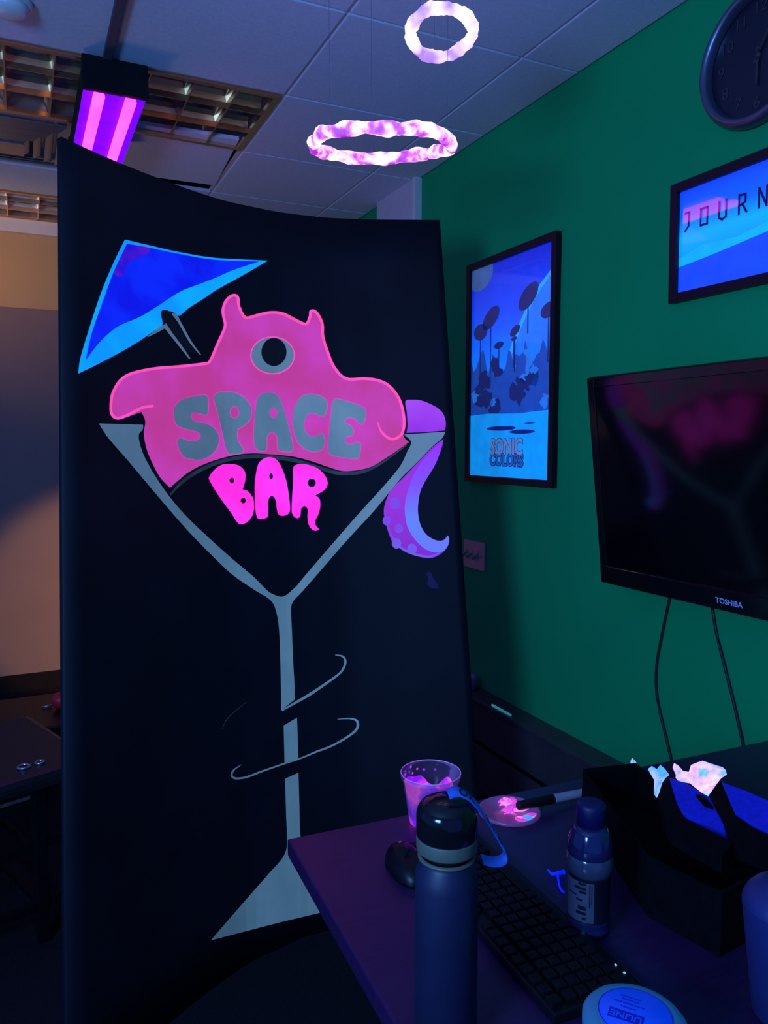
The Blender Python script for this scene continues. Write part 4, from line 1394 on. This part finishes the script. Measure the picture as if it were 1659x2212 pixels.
# translucent tumbler at the right edge
pt = Pd(1612, 1965, 0.90)
pb = Pd(1641, 2215, 0.90)
ctr = Pd(1612, 1965, 0.90)+gx*0.054
c = Vector((ctr.x, ctr.y, DT))
t = thing('tumbler', 'hazy blue plastic tumbler cut by the right edge of the picture', 'tumbler', c)
M_tum = mat('hazy_blue_plastic', (0.018, 0.022, 0.12), 0.5, var=0.15, scale=14)
zt_ = pt.z-DT
lathe('cup', [(0.001, 0.0), (0.036, 0.0), (0.038, 0.004), (0.054, zt_), (0.0545, zt_+0.003)], c, M_tum, t, 48, cap=False)
lathe('dome_lid', [(0.0545, zt_+0.003), (0.054, zt_+0.008), (0.050, zt_+0.017), (0.042, zt_+0.026), (0.030, zt_+0.033), (0.012, zt_+0.037), (0.001, zt_+0.0375)], c, M_tum, t, 48, cap=False)

# ------------------------------------------------------------------ black bag with tissues and blue flaps
M_bag = mat('bag_black', (0.0022, 0.0022, 0.004), 0.95, var=0.3, scale=60, spec=0.08)
M_flap = mat('blue_flap_cloth', (0.008, 0.010, 0.55), 0.85, var=0.25, scale=120, bump=0.3, bscale=600)
B0 = Pz(1259, 1735, DT)
bt = DZ+0.094


def bag_pt(px, py, z=bt):
    return Pz(px, py, z)


# rim corners of the bag body, counter-clockwise seen from above
rim = [bag_pt(1259, 1661), bag_pt(1374, 1648), bag_pt(1425, 1692), bag_pt(1640, 1760), bag_pt(1700, 1860), bag_pt(1560, 1930), bag_pt(1400, 1850)]
cen = sum(rim, Vector())/len(rim)
t = thing('black_bag', 'black open bag with two royal blue flaps on the desk below the television', 'bag', Vector((cen.x, cen.y, DT)))
V, Fc = [], []
n = len(rim)
for z_, s_ in ((DT, 1.0), (DT+0.03, 1.01), (bt-0.02, 1.0), (bt, 1.0), (bt-0.002, 0.955), (DT+0.03, 0.93)):
    for p in rim:
        q = cen+(p-cen)*s_
        V.append(Vector((q.x, q.y, z_)))
for j in range(5):
    for i in range(n):
        Fc.append([j*n+i, j*n+(i+1) % n, (j+1)*n+(i+1) % n, (j+1)*n+i])
Fc += [list(range(n)), [5*n+i for i in range(n)]]
mesh_obj('body', V, Fc, M_bag, t)


def flap(corners, hole=None):
    """thick quilted flap from px, py, z corners; returns mesh"""
    P = [Pz(*q) for q in corners]
    nn = (P[1]-P[0]).cross(P[2]-P[0]).normalized()
    if nn.z < 0:
        nn = -nn
    m_ = len(P)
    V = P+[p-nn*0.004 for p in P]
    Fc = [list(range(m_)), [m_+i for i in range(m_)]]+[[i, (i+1) % m_, m_+(i+1) % m_, m_+i] for i in range(m_)]
    return V, Fc


fz = bt+0.012
V, Fc = flap([(1446, 1681, fz+0.03), (1478, 1692, fz+0.03), (1512, 1712, fz+0.024), (1530, 1722, fz+0.02), (1550, 1760, fz+0.008), (1582, 1816, fz-0.01), (1530, 1795, fz-0.006), (1478, 1766, fz+0.002), (1462, 1735, fz+0.014)])
f1 = mesh_obj('flap', V, Fc, M_flap, t)
V, Fc = flap([(1503, 1718, fz+0.0245), (1520, 1722, fz+0.0225), (1542, 1748, fz+0.0135), (1524, 1742, fz+0.0165)])
mesh_obj('flap_patch', [v+Vector((0, 0, 0.0022)) for v in V], Fc, M_bag, f1)
V, Fc = flap([(1560, 1690, fz+0.036), (1610, 1708, fz+0.034), (1665, 1732, fz+0.03), (1668, 1804, fz+0.006), (1625, 1783, fz+0.008), (1588, 1757, fz+0.014), (1572, 1720, fz+0.026)])
f2 = mesh_obj('flap', V, Fc, M_flap, t)
# black side walls that carry the flaps
for corners in ([(1419, 1722), (1446, 1679), (1480, 1768), (1583, 1818), (1560, 1850), (1450, 1790)], [(1532, 1718), (1558, 1688), (1590, 1760), (1668, 1806), (1668, 1850), (1584, 1818)]):
    P = [Pz(x, y, fz+0.004) for x, y in corners]
    V = [p.copy() for p in P]+[Vector((p.x, p.y, bt-0.01)) for p in P]
    m_ = len(P)
    mesh_obj('flap_gusset', V, [list(range(m_)), [m_+i for i in range(m_)]]+[[i, (i+1) % m_, m_+(i+1) % m_, m_+i] for i in range(m_)], M_bag, t)

M_tiss = mat('stained_tissue', (0.5, 0.45, 0.6), 0.9, emit=(0.10, 0.48, 1.0), es=1.0, emit2=[(0.85, 0.40, 0.95), (0.75, 0.62, 1.0), (1.0, 0.25, 0.50), (0.05, 0.70, 1.0)], escale=34, lo=0.36, hi=0.66)
M_tissb = mat('blue_stained_tissue', (0.4, 0.45, 0.6), 0.9, emit=(0.03, 0.35, 1.0), es=0.95, emit2=[(0.35, 0.50, 1.0), (0.65, 0.45, 0.95)], escale=26, lo=0.38, hi=0.62)


def tissue(label, outline, D, m, seed):
    """crumpled tissue: outlined sheet with real folds, two faces apart"""
    lp = [Vector(p) for p in outline]
    v, f = fill2d([lp], 7)
    fx = c2w(0, 1)
    V = []
    for s_ in (0, 1):
        for p in v:
            d = 0.014*noise.noise(Vector((p[0]*0.045, p[1]*0.045, seed)))+0.007*abs(noise.noise(Vector((p[0]*0.11, p[1]*0.11, seed+5))))
            V.append(Pd(p[0], p[1], D+d)+fx*(0.012*s_+0.01*s_*noise.noise(Vector((p[0]*0.06, p[1]*0.06, seed+2)))))
    n_ = len(v)
    nl = len(lp)
    Fc = f+[[n_+i for i in t_] for t_ in f]
    bnd = {}
    for t_ in f:
        for i in range(3):
            e_ = (t_[i], t_[(i+1) % 3])
            k_ = tuple(sorted(e_))
            bnd[k_] = bnd.get(k_, 0)+1
    for (a_, b_), cnt in bnd.items():
        if cnt == 1:
            Fc.append([a_, b_, n_+b_, n_+a_])
    return mesh_obj('tissue', V, Fc, m, None, False, label=label, category='tissue', group='tissues in the bag')


tissue('big crumpled tissue stained pink and cyan poking out between the blue flaps',
       [(1459, 1665), (1464, 1657), (1472, 1661), (1480, 1671), (1492, 1672), (1500, 1660), (1512, 1652), (1526, 1652), (1542, 1657), (1558, 1661), (1568, 1664), (1570, 1673), (1558, 1681), (1548, 1694), (1538, 1708), (1528, 1722), (1515, 1712), (1490, 1692), (1466, 1688)], 1.28, M_tiss, 1.0)
tissue('small blue white tissue poking up just left of the first blue flap',
       [(1405, 1668), (1414, 1662), (1424, 1667), (1430, 1657), (1437, 1662), (1446, 1674), (1438, 1680), (1430, 1692), (1424, 1712), (1419, 1724), (1417, 1690)], 1.30, M_tissb, 3.0)
tissue('tiny blue tissue tip above the back edge of the black bag', [(1366, 1651), (1369, 1642), (1374, 1646), (1378, 1653), (1376, 1662), (1368, 1662)], 1.47, M_tissb, 6.0)

# ------------------------------------------------------------------ left side: bench, things on it and by the back wall
pl = Pz(97, 2030, 0)
BA = math.radians(20)
bu, bv = Vector((math.cos(BA), math.sin(BA), 0)), Vector((-math.sin(BA), math.cos(BA), 0))
BM = Matrix(((bu.x, bv.x, 0, pl.x), (bu.y, bv.y, 0, pl.y), (0, 0, 1, 0), (0, 0, 0, 1)))
t = thing('bench', 'dark padded bench on a black metal frame at the left edge', 'bench', BM @ Vector((-0.3, 0.25, 0)))
M_seat = mat('bench_vinyl', (0.016, 0.012, 0.016), 0.42, var=0.15)
M_post = mat('bench_frame', (0.003, 0.003, 0.005), 0.6, spec=0.12)
V, Fc = box_geo((-0.72, -0.03, 0.465), (0.16, 0.50, 0.515), 0.018)
mesh_obj('seat', [BM @ v for v in V], Fc, M_seat, t)
for u_ in (-0.02, -0.66):
    for v_ in (0.0, 0.44):
        V, Fc = box_geo((u_, v_-0.015, 0.0), (u_+0.034, v_+0.015, 0.465), 0.003)
        mesh_obj('leg', [BM @ v for v in V], Fc, M_post, t)
for z_ in (0.42, 0.295, 0.115):
    V, Fc = box_geo((-0.68, -0.010, z_-0.014), (0.15, 0.010, z_+0.014), 0.003)
    mesh_obj('rail', [BM @ v for v in V], Fc, M_post, t)
V, Fc = box_geo((-0.70, -0.018, 0.455), (0.15, 0.012, 0.475), 0.003)
mesh_obj('apron', [BM @ v for v in V], Fc, M_post, t)
for u_ in (0.0, -0.65):
    for z_ in (0.25, 0.10):
        V, Fc = box_geo((u_-0.008, 0.0, z_-0.01), (u_+0.008, 0.44, z_+0.01), 0.003)
        mesh_obj('rail', [BM @ v for v in V], Fc, M_post, t)
for k, (x, y, r_, lb) in enumerate(((51, 1656, 0.016, 'chrome ring lying on the dark bench, nearer of the two'), (86, 1646, 0.012, 'chrome ring lying on the dark bench, farther of the two'))):
    q = Pz(x, y, 0.519)
    tube('metal_ring', [q+Vector((r_*math.cos(a), r_*math.sin(a), 0)) for a in [2*math.pi*i/28 for i in range(28)]], 0.0035, mat('ring_chrome', (0.6, 0.6, 0.68), 0.2, 0.9), None, 8, True,
         label=lb, category='ring', group='chrome rings on the bench')
# low things on the floor at the back wall
q = Pz(40, 1555, 0)
t = thing('storage_box', 'low dark storage box on the floor against the tan wall', 'box', Vector((-0.12, 3.9, 0)))
box('body', (-0.75, 3.66, 0.0), (0.50, 4.12, 0.17), M_blackmatte, t, 0.01)
box('lid', (-0.77, 3.64, 0.1705), (0.52, 4.14, 0.20), M_black, t, 0.008)
q = Pz(60, 1521, 0.202)
tube('metal_bar', [Pz(92, 1527, 0.208), Pz(112, 1524, 0.208)], 0.006, mat('bar_steel', (0.5, 0.45, 0.5), 0.25, 0.8), None, 8, label='short shiny metal bar on the dark storage box', category='bar')
q = Pz(131, 1530, 0.202)
lathe('red_ball', [(0.001, 0.0), (0.02, 0.004), (0.036, 0.02), (0.040, 0.04), (0.036, 0.058), (0.022, 0.074), (0.001, 0.08)], (q.x, q.y, 0.2005), mat('red_rubber', (0.75, 0.02, 0.03), 0.4), None,
      label='small red ball on the storage box beside the black board', category='ball')
q = Pz(22, 1566, 0.0)
V, Fc = box_geo((q.x-0.05, 3.30, 0.0), (q.x+0.13, 3.44, 0.09), 0.008)
mesh_obj('paper_packet', V, Fc, mat('cream_paper', (0.60, 0.48, 0.30), 0.7, var=0.3, scale=80), None, label='cream paper packet on the floor behind the bench', category='packet')
